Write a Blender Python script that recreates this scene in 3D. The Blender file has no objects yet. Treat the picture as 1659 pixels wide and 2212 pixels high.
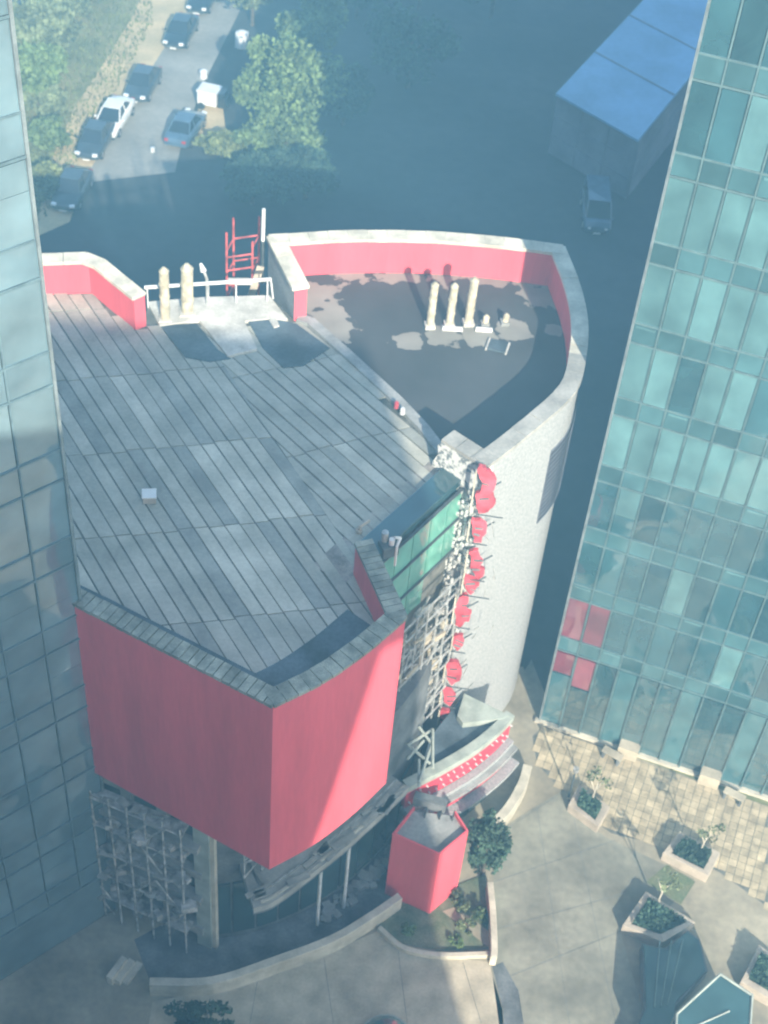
import bpy, math, random
from mathutils import Vector, Matrix
random.seed(7)
R_ = math.radians
# ------------------------------------------------------------------ camera, sky, sun, exposure
sc = bpy.context.scene
FPX, CAM_H = 3220.0, 54.0           # focal length in units of a 1659 x 2212 frame, camera height in metres
PCX, PCY = 829.5, 1106.0
NAD = (525.0, 4270.0)               # vanishing point of the plumb lines
_dn = Vector((NAD[0]-PCX, NAD[1]-PCY, FPX)).normalized()
_up = -_dn
_fw = Vector((0, 0, 1))
_y = (_fw - _up*_fw.dot(_up)).normalized()
_x = _y.cross(_up)
ROT = Matrix((_x, _y, _up))         # camera (right, down, forward) -> world
cam_data = bpy.data.cameras.new('camera')
cam = bpy.data.objects.new('camera', cam_data)
sc.collection.objects.link(cam)
m = ROT @ Matrix(((1, 0, 0), (0, -1, 0), (0, 0, -1)))
cam.matrix_world = Matrix.Translation((0, 0, CAM_H)) @ m.to_4x4()
cam_data.sensor_fit = 'VERTICAL'
cam_data.sensor_height = 24.0
cam_data.lens = 24.0*FPX/2212.0
cam_data.clip_start = 0.5
cam_data.clip_end = 2000
cam_data.dof.use_dof = True          # a soft long-lens phone picture: focus falls a little short
cam_data.dof.focus_distance = 25.0
cam_data.dof.aperture_fstop = 0.62
sc.camera = cam

SUN_AZ, SUN_EL = -72.0, 28.0        # direction towards the sun, degrees
sd = Vector((math.cos(R_(SUN_EL))*math.cos(R_(SUN_AZ)), math.cos(R_(SUN_EL))*math.sin(R_(SUN_AZ)), math.sin(R_(SUN_EL))))
world = bpy.data.worlds.new('World')
sc.world = world
world.use_nodes = True
nt = world.node_tree
nt.nodes.clear()
sky = nt.nodes.new('ShaderNodeTexSky')
sky.sky_type = 'NISHITA'
sky.sun_disc = False
sky.sun_elevation = R_(SUN_EL)
sky.sun_rotation = math.atan2(sd.x, sd.y)
sky.air_density = 1.2
sky.dust_density = 1.5
bg = nt.nodes.new('ShaderNodeBackground')
bg.inputs[1].default_value = 0.15
wo = nt.nodes.new('ShaderNodeOutputWorld')
nt.links.new(sky.outputs[0], bg.inputs[0])
nt.links.new(bg.outputs[0], wo.inputs[0])
sl = bpy.data.lights.new('sun', 'SUN')
sl.energy = 5.0
sl.angle = R_(0.6)
sl.color = (1.0, 0.90, 0.74)
so = bpy.data.objects.new('sun', sl)
sc.collection.objects.link(so)
so.rotation_euler = (-sd).to_track_quat('-Z', 'Y').to_euler()
so.location = (20, -30, 80)
sc.view_settings.view_transform = 'Standard'
sc.view_settings.look = 'None'
sc.view_settings.exposure = 1.3
sc.view_settings.gamma = 1.0
sc.view_settings.use_curve_mapping = False
sc.cycles.max_bounces = 5
sc.cycles.diffuse_bounces = 3
sc.cycles.glossy_bounces = 2
sc.cycles.volume_bounces = 0
sc.cycles.volume_step_rate = 4
sc.cycles.volume_max_steps = 64

# ------------------------------------------------------------------ helpers
COL = sc.collection
def ray(px, py):
    return (ROT @ Vector((px-PCX, py-PCY, FPX))).normalized()
def at(px, py, z=0.0):
    d = ray(px, py)
    return Vector((0, 0, CAM_H)) + d*((z-CAM_H)/d.z)
def ats(pts, z=0.0):
    return [at(p[0], p[1], z).to_2d() for p in pts]
def dirv(az):
    return Vector((math.cos(R_(az)), math.sin(R_(az))))

class MB:
    def __init__(s):
        s.v = []; s.f = []; s.m = []
    def quadfaces(s, vs, fs, mi=0):
        b = len(s.v)
        s.v += [tuple(q) for q in vs]
        for f in fs:
            s.f.append(tuple(b+i for i in f)); s.m.append(mi)
        return s
    def box(s, c, size, rz=0.0, mi=0, tilt=None):
        hx, hy, hz = size[0]/2, size[1]/2, size[2]/2
        M = Matrix.Rotation(rz, 3, 'Z')
        if tilt: M = M @ tilt
        vs = [M @ Vector((x*hx, y*hy, z*hz)) + Vector(c) for z in (-1, 1) for x, y in ((-1, -1), (1, -1), (1, 1), (-1, 1))]
        return s.quadfaces(vs, [(3, 2, 1, 0), (4, 5, 6, 7), (0, 1, 5, 4), (1, 2, 6, 5), (2, 3, 7, 6), (3, 0, 4, 7)], mi)
    def prism(s, poly, z0, z1, mi=0, mtop=None):
        n = len(poly)
        a = sum(poly[i][0]*poly[(i+1) % n][1]-poly[(i+1) % n][0]*poly[i][1] for i in range(n))
        if a < 0: poly = poly[::-1]
        vs = [(p[0], p[1], z0) for p in poly] + [(p[0], p[1], z1) for p in poly]
        s.quadfaces(vs, [(i, (i+1) % n, n+(i+1) % n, n+i) for i in range(n)], mi)
        b = len(s.v)-2*n
        s.f.append(tuple(b+n+i for i in range(n))); s.m.append(mi if mtop is None else mtop)
        s.f.append(tuple(b+n-1-i for i in range(n))); s.m.append(mi)
        return s
    def tube(s, p0, p1, r, n=8, r1=None, mi=0, cap=True):
        p0, p1 = Vector(p0), Vector(p1)
        r1 = r if r1 is None else r1
        d = (p1-p0).normalized()
        a = d.orthogonal().normalized(); b = d.cross(a)
        vs = []
        for p, q in ((p0, r), (p1, r1)):
            for i in range(n):
                t = 2*math.pi*i/n
                vs.append(p + a*math.cos(t)*q + b*math.sin(t)*q)
        fs = [(i, (i+1) % n, n+(i+1) % n, n+i) for i in range(n)]
        if cap: fs += [tuple(range(n-1, -1, -1)), tuple(range(n, 2*n))]
        return s.quadfaces(vs, fs, mi)
    def path(s, pts, r, n=6, mi=0):
        for a, b in zip(pts, pts[1:]): s.tube(a, b, r, n, mi=mi)
        return s
    def wall(s, pts, z0, z1, th, mo=0, mi=1, mt=None, zz=None):
        """thick wall along a polyline; pts is the outer line, thickness goes to its left"""
        inn = offset(pts, th); n = len(pts)
        mt = mo if mt is None else mt
        vs = []
        for i in range(n):
            o, q = pts[i], inn[i]
            vs += [(o[0], o[1], z0), (o[0], o[1], z1), (q[0], q[1], z1), (q[0], q[1], z0)]
        b = len(s.v); s.v += vs
        for i in range(n-1):
            k, l = b+4*i, b+4*i+4
            s.f += [(k, l, l+1, k+1), (k+1, l+1, l+2, k+2), (k+2, l+2, l+3, k+3), (k+3, l+3, l, k)]
            s.m += [mo, mt, mi, mo]
        e = b+4*(n-1)
        s.f += [(b, b+1, b+2, b+3), (e+3, e+2, e+1, e)]; s.m += [mi, mi]
        return s
    def obj(s, name, mats, parent=None, smooth=False, bevel=0.0):
        me = bpy.data.meshes.new(name)
        me.from_pydata(s.v, [], s.f)
        if not isinstance(mats, (list, tuple)): mats = [mats]
        for q in mats: me.materials.append(q)
        me.polygons.foreach_set('material_index', s.m)
        if smooth: me.polygons.foreach_set('use_smooth', [True]*len(me.polygons))
        me.update()
        o = bpy.data.objects.new(name, me)
        COL.objects.link(o)
        if parent is not None: adopt(o, parent)
        if bevel:
            bv = o.modifiers.new('bevel', 'BEVEL'); bv.width = bevel; bv.segments = 2; bv.limit_method = 'ANGLE'
        return o
WORLDM = {}
def adopt(o, parent):
    o.parent = parent
    o.matrix_parent_inverse = WORLDM.get(parent.name, Matrix.Identity(4)).inverted()
def offset(pts, d):
    out = []
    n = len(pts)
    for i in range(n):
        p = Vector(pts[i]).to_2d()
        ns = []
        if i > 0:
            t = (p-Vector(pts[i-1]).to_2d()).normalized(); ns.append(Vector((-t.y, t.x)))
        if i < n-1:
            t = (Vector(pts[i+1]).to_2d()-p).normalized(); ns.append(Vector((-t.y, t.x)))
        if len(ns) == 2:
            k = (ns[0]+ns[1])
            k = k/max(0.35, 1+ns[0].dot(ns[1]))
        else: k = ns[0]
        out.append(p+k*d)
    return out
def smoothline(pts, sub=4):
    """Catmull-Rom through 2D points"""
    P = [Vector(p).to_2d() for p in pts]
    out = []
    for i in range(len(P)-1):
        p0 = P[i-1] if i > 0 else P[i]*2-P[i+1]
        p1, p2 = P[i], P[i+1]
        p3 = P[i+2] if i+2 < len(P) else P[i+1]*2-P[i]
        for k in range(sub):
            t = k/sub
            out.append(0.5*((2*p1)+(p2-p0)*t+(2*p0-5*p1+4*p2-p3)*t*t+(3*p1-p0-3*p2+p3)*t**3))
    out.append(P[-1])
    return out
def resample(pts, step):
    P = [Vector(p).to_2d() for p in pts]
    L = [0]
    for a, b in zip(P, P[1:]): L.append(L[-1]+(b-a).length)
    n = max(1, round(L[-1]/step)); out = []; j = 0
    for k in range(n+1):
        t = L[-1]*k/n
        while j < len(P)-2 and L[j+1] < t: j += 1
        u = (t-L[j])/max(1e-9, L[j+1]-L[j])
        out.append(P[j].lerp(P[j+1], u))
    return out
def tag(o, label, cat, group=None):
    o['label'] = label; o['category'] = cat
    if group: o['group'] = group
    return o
def thing(name, label, cat, loc=(0, 0, 0), group=None):
    e = bpy.data.objects.new(name, None)
    COL.objects.link(e)
    e.empty_display_size = 0.3
    e.location = loc
    WORLDM[e.name] = Matrix.Translation(loc)
    return tag(e, label, cat, group)
def struct(o):
    o['kind'] = 'structure'; return o
def stuff(o):
    o['kind'] = 'stuff'; return o
_cube = {}
def piece(name, mat, parent, c, size, rz=0.0, tilt=None):
    """one small block; alike pieces share a unit cube mesh"""
    if mat.name not in _cube:
        o = MB().box((0, 0, 0), (1, 1, 1)).obj('block', mat)
        me = o.data; bpy.data.objects.remove(o); _cube[mat.name] = me
    o = bpy.data.objects.new(name, _cube[mat.name])
    COL.objects.link(o)
    o.location = c; o.scale = size
    if tilt is None: o.rotation_euler = (0, 0, rz)
    else: o.rotation_euler = tilt
    adopt(o, parent)
    return o
def copy_tree(root, loc, rz, **kw):
    r = root.copy(); COL.objects.link(r)
    r.location = loc; r.rotation_euler = (0, 0, rz)
    for k, v in kw.items(): r[k] = v
    for ch in root.children:
        c = ch.copy(); COL.objects.link(c); c.parent = r
        for g in ch.children:
            d = g.copy(); COL.objects.link(d); d.parent = c
    return r

# ------------------------------------------------------------------ materials
def mat(name, col, rough=0.7, var=0.12, scale=2.0, col2=None, bump=0.0, bscale=20.0, spec=0.4, metal=0.0, rnd=0.0, detail=6.0, stretch=None, coat=0.0, ramp=(0.35, 0.65)):
    """base colour with two scales of noise mottling, optional second colour, bump and per-object variation"""
    mt = bpy.data.materials.new(name); mt.use_nodes = True
    t = mt.node_tree; b = t.nodes['Principled BSDF']
    b.inputs['Roughness'].default_value = rough
    b.inputs['Specular IOR Level'].default_value = spec
    b.inputs['Metallic'].default_value = metal
    b.inputs['Coat Weight'].default_value = coat
    tc = t.nodes.new('ShaderNodeNewGeometry')
    vec = tc.outputs['Position']
    if stretch:
        mp = t.nodes.new('ShaderNodeMapping'); mp.inputs['Scale'].default_value = stretch
        t.links.new(vec, mp.inputs[0]); vec = mp.outputs[0]
    n1 = t.nodes.new('ShaderNodeTexNoise'); n1.inputs['Scale'].default_value = scale; n1.inputs['Detail'].default_value = detail
    t.links.new(vec, n1.inputs['Vector'])
    c2 = col2 if col2 else tuple(x*(1-2*var) for x in col)
    c1 = col if col2 else tuple(min(1, x*(1+2*var)) for x in col)
    rp = t.nodes.new('ShaderNodeValToRGB')
    rp.color_ramp.elements[0].position = ramp[0]; rp.color_ramp.elements[1].position = ramp[1]
    rp.color_ramp.elements[0].color = (*c2, 1); rp.color_ramp.elements[1].color = (*c1, 1)
    t.links.new(n1.outputs[0], rp.inputs[0])
    out = rp.outputs[0]
    n2 = t.nodes.new('ShaderNodeTexNoise'); n2.inputs['Scale'].default_value = scale*9; n2.inputs['Detail'].default_value = 4
    t.links.new(vec, n2.inputs['Vector'])
    mr = t.nodes.new('ShaderNodeMapRange'); mr.inputs[1].default_value = 0.25; mr.inputs[2].default_value = 0.75
    mr.inputs[3].default_value = 1-var; mr.inputs[4].default_value = 1+var
    t.links.new(n2.outputs[0], mr.inputs[0])
    val = mr.outputs[0]
    if rnd:
        oi = t.nodes.new('ShaderNodeObjectInfo')
        m2 = t.nodes.new('ShaderNodeMapRange'); m2.inputs[3].default_value = 1-rnd; m2.inputs[4].default_value = 1+rnd
        t.links.new(oi.outputs['Random'], m2.inputs[0])
        mm = t.nodes.new('ShaderNodeMath'); mm.operation = 'MULTIPLY'
        t.links.new(val, mm.inputs[0]); t.links.new(m2.outputs[0], mm.inputs[1]); val = mm.outputs[0]
    mx = t.nodes.new('ShaderNodeVectorMath'); mx.operation = 'SCALE'
    t.links.new(out, mx.inputs[0]); t.links.new(val, mx.inputs['Scale'])
    t.links.new(mx.outputs[0], b.inputs['Base Color'])
    if bump:
        n3 = t.nodes.new('ShaderNodeTexNoise'); n3.inputs['Scale'].default_value = bscale; n3.inputs['Detail'].default_value = 3
        t.links.new(vec, n3.inputs['Vector'])
        bp = t.nodes.new('ShaderNodeBump'); bp.inputs['Strength'].default_value = bump; bp.inputs['Distance'].default_value = 0.05
        t.links.new(n3.outputs[0], bp.inputs['Height']); t.links.new(bp.outputs[0], b.inputs['Normal'])
    return mt
def glass(name, col, var=0.35, wave=0.15, ior=1.9, rough=0.04, wscale=0.35):
    """coated curtain-wall glass: tinted body, mirror coat with a slow waviness, tint differs from pane to pane"""
    mt = bpy.data.materials.new(name); mt.use_nodes = True
    t = mt.node_tree; b = t.nodes['Principled BSDF']
    b.inputs['Roughness'].default_value = 0.5
    b.inputs['Specular IOR Level'].default_value = 0.2
    b.inputs['Coat Weight'].default_value = 1.0
    b.inputs['Coat IOR'].default_value = ior
    b.inputs['Coat Roughness'].default_value = rough
    oi = t.nodes.new('ShaderNodeObjectInfo')
    mr = t.nodes.new('ShaderNodeMapRange'); mr.inputs[3].default_value = 1-var; mr.inputs[4].default_value = 1+var
    t.links.new(oi.outputs['Random'], mr.inputs[0])
    geo = t.nodes.new('ShaderNodeNewGeometry')
    n0 = t.nodes.new('ShaderNodeTexNoise'); n0.inputs['Scale'].default_value = 0.8; n0.inputs['Detail'].default_value = 3
    t.links.new(geo.outputs['Position'], n0.inputs['Vector'])
    m0 = t.nodes.new('ShaderNodeMapRange'); m0.inputs[1].default_value = 0.3; m0.inputs[2].default_value = 0.7
    m0.inputs[3].default_value = 0.75; m0.inputs[4].default_value = 1.25
    t.links.new(n0.outputs[0], m0.inputs[0])
    mm = t.nodes.new('ShaderNodeMath'); mm.operation = 'MULTIPLY'
    t.links.new(mr.outputs[0], mm.inputs[0]); t.links.new(m0.outputs[0], mm.inputs[1])
    mx = t.nodes.new('ShaderNodeVectorMath'); mx.operation = 'SCALE'
    mx.inputs[0].default_value = col
    t.links.new(mm.outputs[0], mx.inputs['Scale'])
    t.links.new(mx.outputs[0], b.inputs['Base Color'])
    nz = t.nodes.new('ShaderNodeTexNoise'); nz.inputs['Scale'].default_value = wscale; nz.inputs['Detail'].default_value = 1
    t.links.new(geo.outputs['Position'], nz.inputs['Vector'])
    bp = t.nodes.new('ShaderNodeBump'); bp.inputs['Strength'].default_value = wave; bp.inputs['Distance'].default_value = 0.5
    t.links.new(nz.outputs[0], bp.inputs['Height']); t.links.new(bp.outputs[0], b.inputs['Coat Normal'])
    return mt
M = {}
M['red'] = mat('red_render', (0.68, 0.095, 0.125), 0.8, 0.05, 0.9, bump=0.06, bscale=6, stretch=(1.0, 1.0, 0.16))
M['red2'] = mat('red_panel', (0.52, 0.05, 0.08), 0.55, 0.10, 0.8)
M['redlet'] = mat('red_letter_paint', (0.50, 0.075, 0.10), 0.6, 0.2, 2)
M['rust'] = mat('red_oxide_steel', (0.42, 0.08, 0.08), 0.6, 0.2, 3)
M['greywall'] = mat('speckled_grey_cladding', (0.32, 0.33, 0.33), 0.65, 0.09, 11.0, bump=0.15, bscale=30)
M['roughcast'] = mat('rough_white_roughcast', (0.62, 0.63, 0.60), 0.85, 0.25, 5, col2=(0.16, 0.18, 0.19), bump=0.8, bscale=9, ramp=(0.38, 0.5))
M['cream'] = mat('cream_coping', (0.62, 0.57, 0.46), 0.8, 0.12, 1.2, bump=0.2, rnd=0.08)
M['olive'] = mat('weathered_coping_tile', (0.22, 0.225, 0.19), 0.7, 0.18, 2.0, bump=0.3, rnd=0.22)
M['grey_cap'] = mat('grey_concrete_coping', (0.33, 0.32, 0.29), 0.85, 0.12, 1.0, bump=0.2, rnd=0.07)
M['panel'] = mat('grey_roof_felt', (0.36, 0.355, 0.305), 0.85, 0.09, 0.8, bump=0.25, bscale=10, rnd=0.10)
M['panel_pale'] = mat('pale_roof_felt', (0.47, 0.46, 0.39), 0.85, 0.09, 0.8, bump=0.25, bscale=10, rnd=0.08)
M['panel_dark'] = mat('worn_roof_felt', (0.29, 0.295, 0.265), 0.85, 0.10, 0.8, bump=0.25, bscale=10, rnd=0.08)
M['joint'] = mat('dark_joint', (0.125, 0.125, 0.11), 0.9, 0.2, 2)
M['darkfelt'] = mat('dark_felt_and_shade', (0.075, 0.10, 0.12), 0.8, 0.2, 0.8)
M['slabwhite'] = mat('pale_cement_screed', (0.52, 0.50, 0.45), 0.9, 0.14, 1.1, bump=0.3)
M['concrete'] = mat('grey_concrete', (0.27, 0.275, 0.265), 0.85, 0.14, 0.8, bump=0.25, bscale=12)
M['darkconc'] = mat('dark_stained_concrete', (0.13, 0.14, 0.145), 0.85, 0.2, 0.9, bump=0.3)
M['brownstone'] = mat('brown_grey_facade', (0.26, 0.235, 0.21), 0.85, 0.2, 1.4, bump=0.4)
M['palestone'] = mat('pale_stone', (0.50, 0.46, 0.37), 0.8, 0.1, 1.2, bump=0.2)
M['palegreen'] = mat('pale_green_grey_metal', (0.33, 0.365, 0.325), 0.5, 0.1, 1.5)
M['pipe'] = mat('buff_vent_pipe', (0.46, 0.42, 0.31), 0.7, 0.15, 3)
M['whitesteel'] = mat('white_painted_steel', (0.62, 0.63, 0.62), 0.4, 0.08, 2)
M['tubes'] = mat('dull_scaffold_tube', (0.36, 0.35, 0.33), 0.7, 0.25, 3)
M['greysteel'] = mat('galvanised_steel', (0.42, 0.43, 0.42), 0.45, 0.15, 4, metal=0.4)
M['darksteel'] = mat('dark_steel', (0.06, 0.07, 0.075), 0.5, 0.15, 3)
M['greenglass'] = glass('green_glazing', (0.12, 0.34, 0.26), 0.12, 0.05)
M['darkglass'] = glass('dark_glazing', (0.02, 0.055, 0.065), 0.2, 0.06)
M['teal'] = glass('teal_curtain_glass', (0.026, 0.078, 0.092), 0.35, 0.35, ior=2.6)
M['blind'] = glass('pane_with_blind_drawn', (0.085, 0.18, 0.19), 0.2, 0.22, ior=2.4)
M['spandrel'] = glass('spandrel_glass', (0.045, 0.108, 0.12), 0.3, 0.2)
M['tealL'] = glass('pale_teal_curtain_glass', (0.115, 0.185, 0.215), 0.10, 0.35, ior=2.6, wscale=0.18)
M['spandL'] = glass('deep_teal_spandrel_glass', (0.10, 0.165, 0.195), 0.10, 0.3, ior=2.6)
M['mullion'] = mat('teal_grey_mullion', (0.12, 0.19, 0.20), 0.4, 0.1, 2, metal=0.3)
M['jointL'] = mat('blue_grey_glazing_joint', (0.095, 0.145, 0.165), 0.4, 0.1, 2)
M['redreflect'] = glass('red_reflection_glass', (0.17, 0.035, 0.055), 0.25, 0.2, ior=2.4)  # tint that paints a red reflection into the right tower's panes
M['edge'] = mat('bright_aluminium_trim', (0.26, 0.30, 0.31), 0.35, 0.1, 2, metal=0.5)
M['plaza'] = mat('plaza_concrete', (0.28, 0.248, 0.185), 0.9, 0.14, 0.4, bump=0.15, bscale=14)
M['plazadark'] = mat('grey_green_screed', (0.215, 0.207, 0.165), 0.9, 0.16, 0.35, bump=0.15, bscale=14)
M['tile'] = mat('buff_paving_tile', (0.40, 0.335, 0.225), 0.85, 0.14, 1.6, rnd=0.13)
M['beige'] = mat('beige_sandstone', (0.40, 0.355, 0.27), 0.85, 0.1, 1.0, bump=0.2)
M['pinkstone'] = mat('pinkish_planter_stone', (0.40, 0.345, 0.28), 0.8, 0.1, 1.5, bump=0.2)
M['soil'] = mat('planting_soil', (0.085, 0.085, 0.06), 0.95, 0.3, 2)
M['asphalt'] = mat('asphalt', (0.045, 0.048, 0.050), 0.9, 0.15, 0.25, bump=0.2)
M['yard'] = mat('patched_yard', (0.050, 0.054, 0.056), 0.9, 0.22, 0.12, col2=(0.022, 0.028, 0.030))
M['road'] = mat('dusty_road', (0.27, 0.255, 0.22), 0.9, 0.10, 0.3, bump=0.15)
M['sand'] = mat('sandy_verge', (0.58, 0.44, 0.25), 0.95, 0.12, 0.45, col2=(0.40, 0.32, 0.18), bump=0.4)
M['scrub'] = mat('scrubby_ground', (0.27, 0.245, 0.125), 0.95, 0.2, 0.30, col2=(0.14, 0.155, 0.07), bump=0.4)
M['leaf_a'] = mat('leaf_mid_green', (0.115, 0.165, 0.06), 0.7, 0.25, 0.9, rnd=0.15)
M['leaf_b'] = mat('leaf_grey_green', (0.135, 0.160, 0.08), 0.7, 0.25, 0.9, rnd=0.15)
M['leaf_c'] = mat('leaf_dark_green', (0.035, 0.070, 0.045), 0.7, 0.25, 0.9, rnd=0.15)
M['leaf_y'] = mat('leaf_yellow_green', (0.140, 0.160, 0.060), 0.7, 0.25, 0.9, rnd=0.15)
M['bark'] = mat('bark', (0.10, 0.08, 0.06), 0.9, 0.2, 4)
M['blue'] = mat('blue_sheet_roof', (0.16, 0.30, 0.46), 0.55, 0.08, 0.3)
M['cladgrey'] = mat('grey_cast_shadow', (0.14, 0.15, 0.18), 0.6, 0.1, 0.4)
M['tyre'] = mat('tyre_rubber', (0.02, 0.02, 0.02), 0.8, 0.1, 5)
M['rim'] = mat('wheel_rim', (0.4, 0.4, 0.41), 0.3, 0.1, 5, metal=0.7)
M['carglass'] = mat('car_glass', (0.012, 0.016, 0.02), 0.08, 0.1, 3, spec=0.7, coat=0.6)
M['lampglass'] = mat('headlamp_glass', (0.75, 0.77, 0.78), 0.15, 0.05, 3, spec=0.7)
M['taillamp'] = mat('tail_lamp', (0.35, 0.02, 0.02), 0.2, 0.05, 3)
M['carblack'] = mat('black_car_paint', (0.012, 0.016, 0.020), 0.3, 0.1, 2, coat=0.8)
M['cargrey'] = mat('dark_grey_car_paint', (0.035, 0.045, 0.055), 0.3, 0.1, 2, coat=0.8)
M['carwhite'] = mat('white_car_paint', (0.72, 0.72, 0.70), 0.3, 0.04, 2, coat=0.6)
M['carblue'] = mat('blue_grey_car_paint', (0.06, 0.10, 0.15), 0.3, 0.1, 2, coat=0.8)
M['office'] = mat('shade_block_cladding', (0.30, 0.31, 0.31), 0.6, 0.1, 0.4)  # used only on the added, unseen shading block

# dark right-hand roof: wet membrane with dry pale margins
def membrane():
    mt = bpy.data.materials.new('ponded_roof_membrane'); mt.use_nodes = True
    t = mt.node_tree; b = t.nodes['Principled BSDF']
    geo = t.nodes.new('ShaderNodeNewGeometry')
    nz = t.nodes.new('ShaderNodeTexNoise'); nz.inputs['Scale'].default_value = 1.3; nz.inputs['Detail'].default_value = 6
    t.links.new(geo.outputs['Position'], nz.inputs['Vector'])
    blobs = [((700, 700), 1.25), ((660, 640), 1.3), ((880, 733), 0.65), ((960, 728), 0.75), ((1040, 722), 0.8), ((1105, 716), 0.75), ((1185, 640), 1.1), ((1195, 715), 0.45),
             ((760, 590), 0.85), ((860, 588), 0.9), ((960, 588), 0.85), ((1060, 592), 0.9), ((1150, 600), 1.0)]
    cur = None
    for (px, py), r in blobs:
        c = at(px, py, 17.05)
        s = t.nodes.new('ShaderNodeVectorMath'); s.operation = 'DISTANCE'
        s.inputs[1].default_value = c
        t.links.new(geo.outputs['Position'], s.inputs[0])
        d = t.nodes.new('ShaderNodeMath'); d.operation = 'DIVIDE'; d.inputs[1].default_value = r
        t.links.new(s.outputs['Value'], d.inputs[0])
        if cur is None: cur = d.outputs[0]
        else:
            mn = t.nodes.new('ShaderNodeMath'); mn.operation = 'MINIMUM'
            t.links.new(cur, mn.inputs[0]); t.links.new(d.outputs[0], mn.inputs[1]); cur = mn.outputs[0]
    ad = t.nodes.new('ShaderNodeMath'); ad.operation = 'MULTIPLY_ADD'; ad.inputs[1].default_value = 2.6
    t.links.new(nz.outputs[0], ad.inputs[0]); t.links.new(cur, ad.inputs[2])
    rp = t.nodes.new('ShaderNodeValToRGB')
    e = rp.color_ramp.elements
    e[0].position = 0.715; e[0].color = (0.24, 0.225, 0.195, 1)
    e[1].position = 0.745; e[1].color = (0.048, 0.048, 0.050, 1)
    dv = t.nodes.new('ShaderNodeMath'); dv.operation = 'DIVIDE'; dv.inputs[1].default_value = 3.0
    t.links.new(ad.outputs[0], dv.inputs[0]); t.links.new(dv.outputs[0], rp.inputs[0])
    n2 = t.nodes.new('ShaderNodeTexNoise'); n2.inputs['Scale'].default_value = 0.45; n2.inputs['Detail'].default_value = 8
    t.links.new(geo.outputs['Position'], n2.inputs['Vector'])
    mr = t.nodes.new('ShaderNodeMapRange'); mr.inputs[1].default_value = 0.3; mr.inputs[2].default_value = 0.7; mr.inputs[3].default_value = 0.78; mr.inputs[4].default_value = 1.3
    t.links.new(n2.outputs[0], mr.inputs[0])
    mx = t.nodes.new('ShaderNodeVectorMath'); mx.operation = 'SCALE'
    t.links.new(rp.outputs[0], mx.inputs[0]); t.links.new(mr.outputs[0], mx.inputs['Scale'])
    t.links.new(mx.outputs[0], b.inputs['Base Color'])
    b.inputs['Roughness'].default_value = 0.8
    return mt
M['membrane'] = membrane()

# ------------------------------------------------------------------ ground, roads, plaza
def sheet(name, poly, z, mt, kind='structure'):
    n = len(poly)
    a = sum(poly[i][0]*poly[(i+1) % n][1]-poly[(i+1) % n][0]*poly[i][1] for i in range(n))
    if a < 0: poly = poly[::-1]
    b = MB(); b.v = [(p[0], p[1], z) for p in poly]; b.f = [tuple(range(n))]; b.m = [0]
    o = b.obj(name, mt); o['kind'] = kind
    return o
sheet('ground', [(-600, -400), (600, -400), (600, 900), (-600, 900)], 0.0, M['scrub'])
sheet('yard', [(-13, 42), (40, 42), (60, 150), (-16, 150), (-17.5, 110), (-18.5, 84), (-21.5, 78), (-24, 74), (-26, 62), (-22, 42)], 0.004, M['yard'])
road_poly = [at(*p) for p in [(178, 395), (185, 380), (262, 250), (330, 140), (405, 20), (440, -60), (560, -60), (520, 20), (490, 80), (440, 180), (395, 300), (378, 372)]]
sheet('road', road_poly, 0.010, M['road'])  # ends where the shade begins; the dark yard stands in for shaded road
sheet('verge', [at(*p) for p in [(60, 520), (85, 460), (105, 360), (160, 235), (235, 120), (290, 30), (325, -60), (445, -60), (407, 20), (332, 140), (264, 250), (187, 380), (150, 480)]], 0.016, M['sand'])
sheet('verge', [at(*p) for p in [(398, 300), (436, 222), (482, 235), (488, 290), (440, 318)]], 0.016, M['sand'])
sheet('lane', [at(*p) for p in [(-40, 230), (12, 150), (45, 80), (92, -20), (60, -90), (-160, -60), (-160, 240)]], 0.012, M['road'])
sheet('plaza', [(-60, -30), (60, -30), (60, 34), at(1659, 1742).to_2d(), at(1165, 1560).to_2d(), at(1130, 1440).to_2d(), (4, 44), (-12, 44), (-60, 44)], 0.006, M['plaza'])
sheet('alley_paving', [at(*p) for p in [(1128, 1455), (1145, 1530), (1168, 1558), (1178, 1500), (1148, 1425)]], 0.010, M['plazadark'])
sheet('screed_area', [at(*p) for p in [(1075, 1795), (1160, 1740), (1230, 1700), (1225, 1750), (1310, 1810), (1440, 1870), (1500, 1900), (1400, 2010), (1340, 2010), (1395, 2212), (1300, 2300), (1090, 2300), (1060, 2080), (1066, 1900)]], 0.012, M['plazadark'])
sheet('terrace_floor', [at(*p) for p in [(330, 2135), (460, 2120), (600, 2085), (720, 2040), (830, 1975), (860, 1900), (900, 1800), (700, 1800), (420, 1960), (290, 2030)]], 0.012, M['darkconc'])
sheet('dark_strip', [at(*p) for p in [(1063, 2088), (1086, 2078), (1120, 2140), (1150, 2330), (1096, 2330), (1086, 2180)]], 0.016, M['darkconc'])  # dark curved strip along the right side of the forecourt
for poly in ([(330, 2165), (600, 2105), (820, 2010), (870, 2056), (1055, 2078), (1085, 2180), (1094, 2330), (300, 2330)],):
    sheet('forecourt', [at(*p) for p in poly], 0.012, M['beige'])
sheet('lawn', [at(*p) for p in [(1395, 1905), (1440, 1868), (1502, 1905), (1470, 1955)]], 0.016, mat('worn_lawn', (0.10, 0.135, 0.07), 0.95, 0.25, 1.2, col2=(0.15, 0.15, 0.09)))
sheet('ramp_paving', [at(*p) for p in [(1505, 1900), (1560, 1890), (1659, 1960), (1659, 2030), (1590, 2120), (1515, 2010), (1470, 1955)]], 0.013, M['plaza'])

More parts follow.
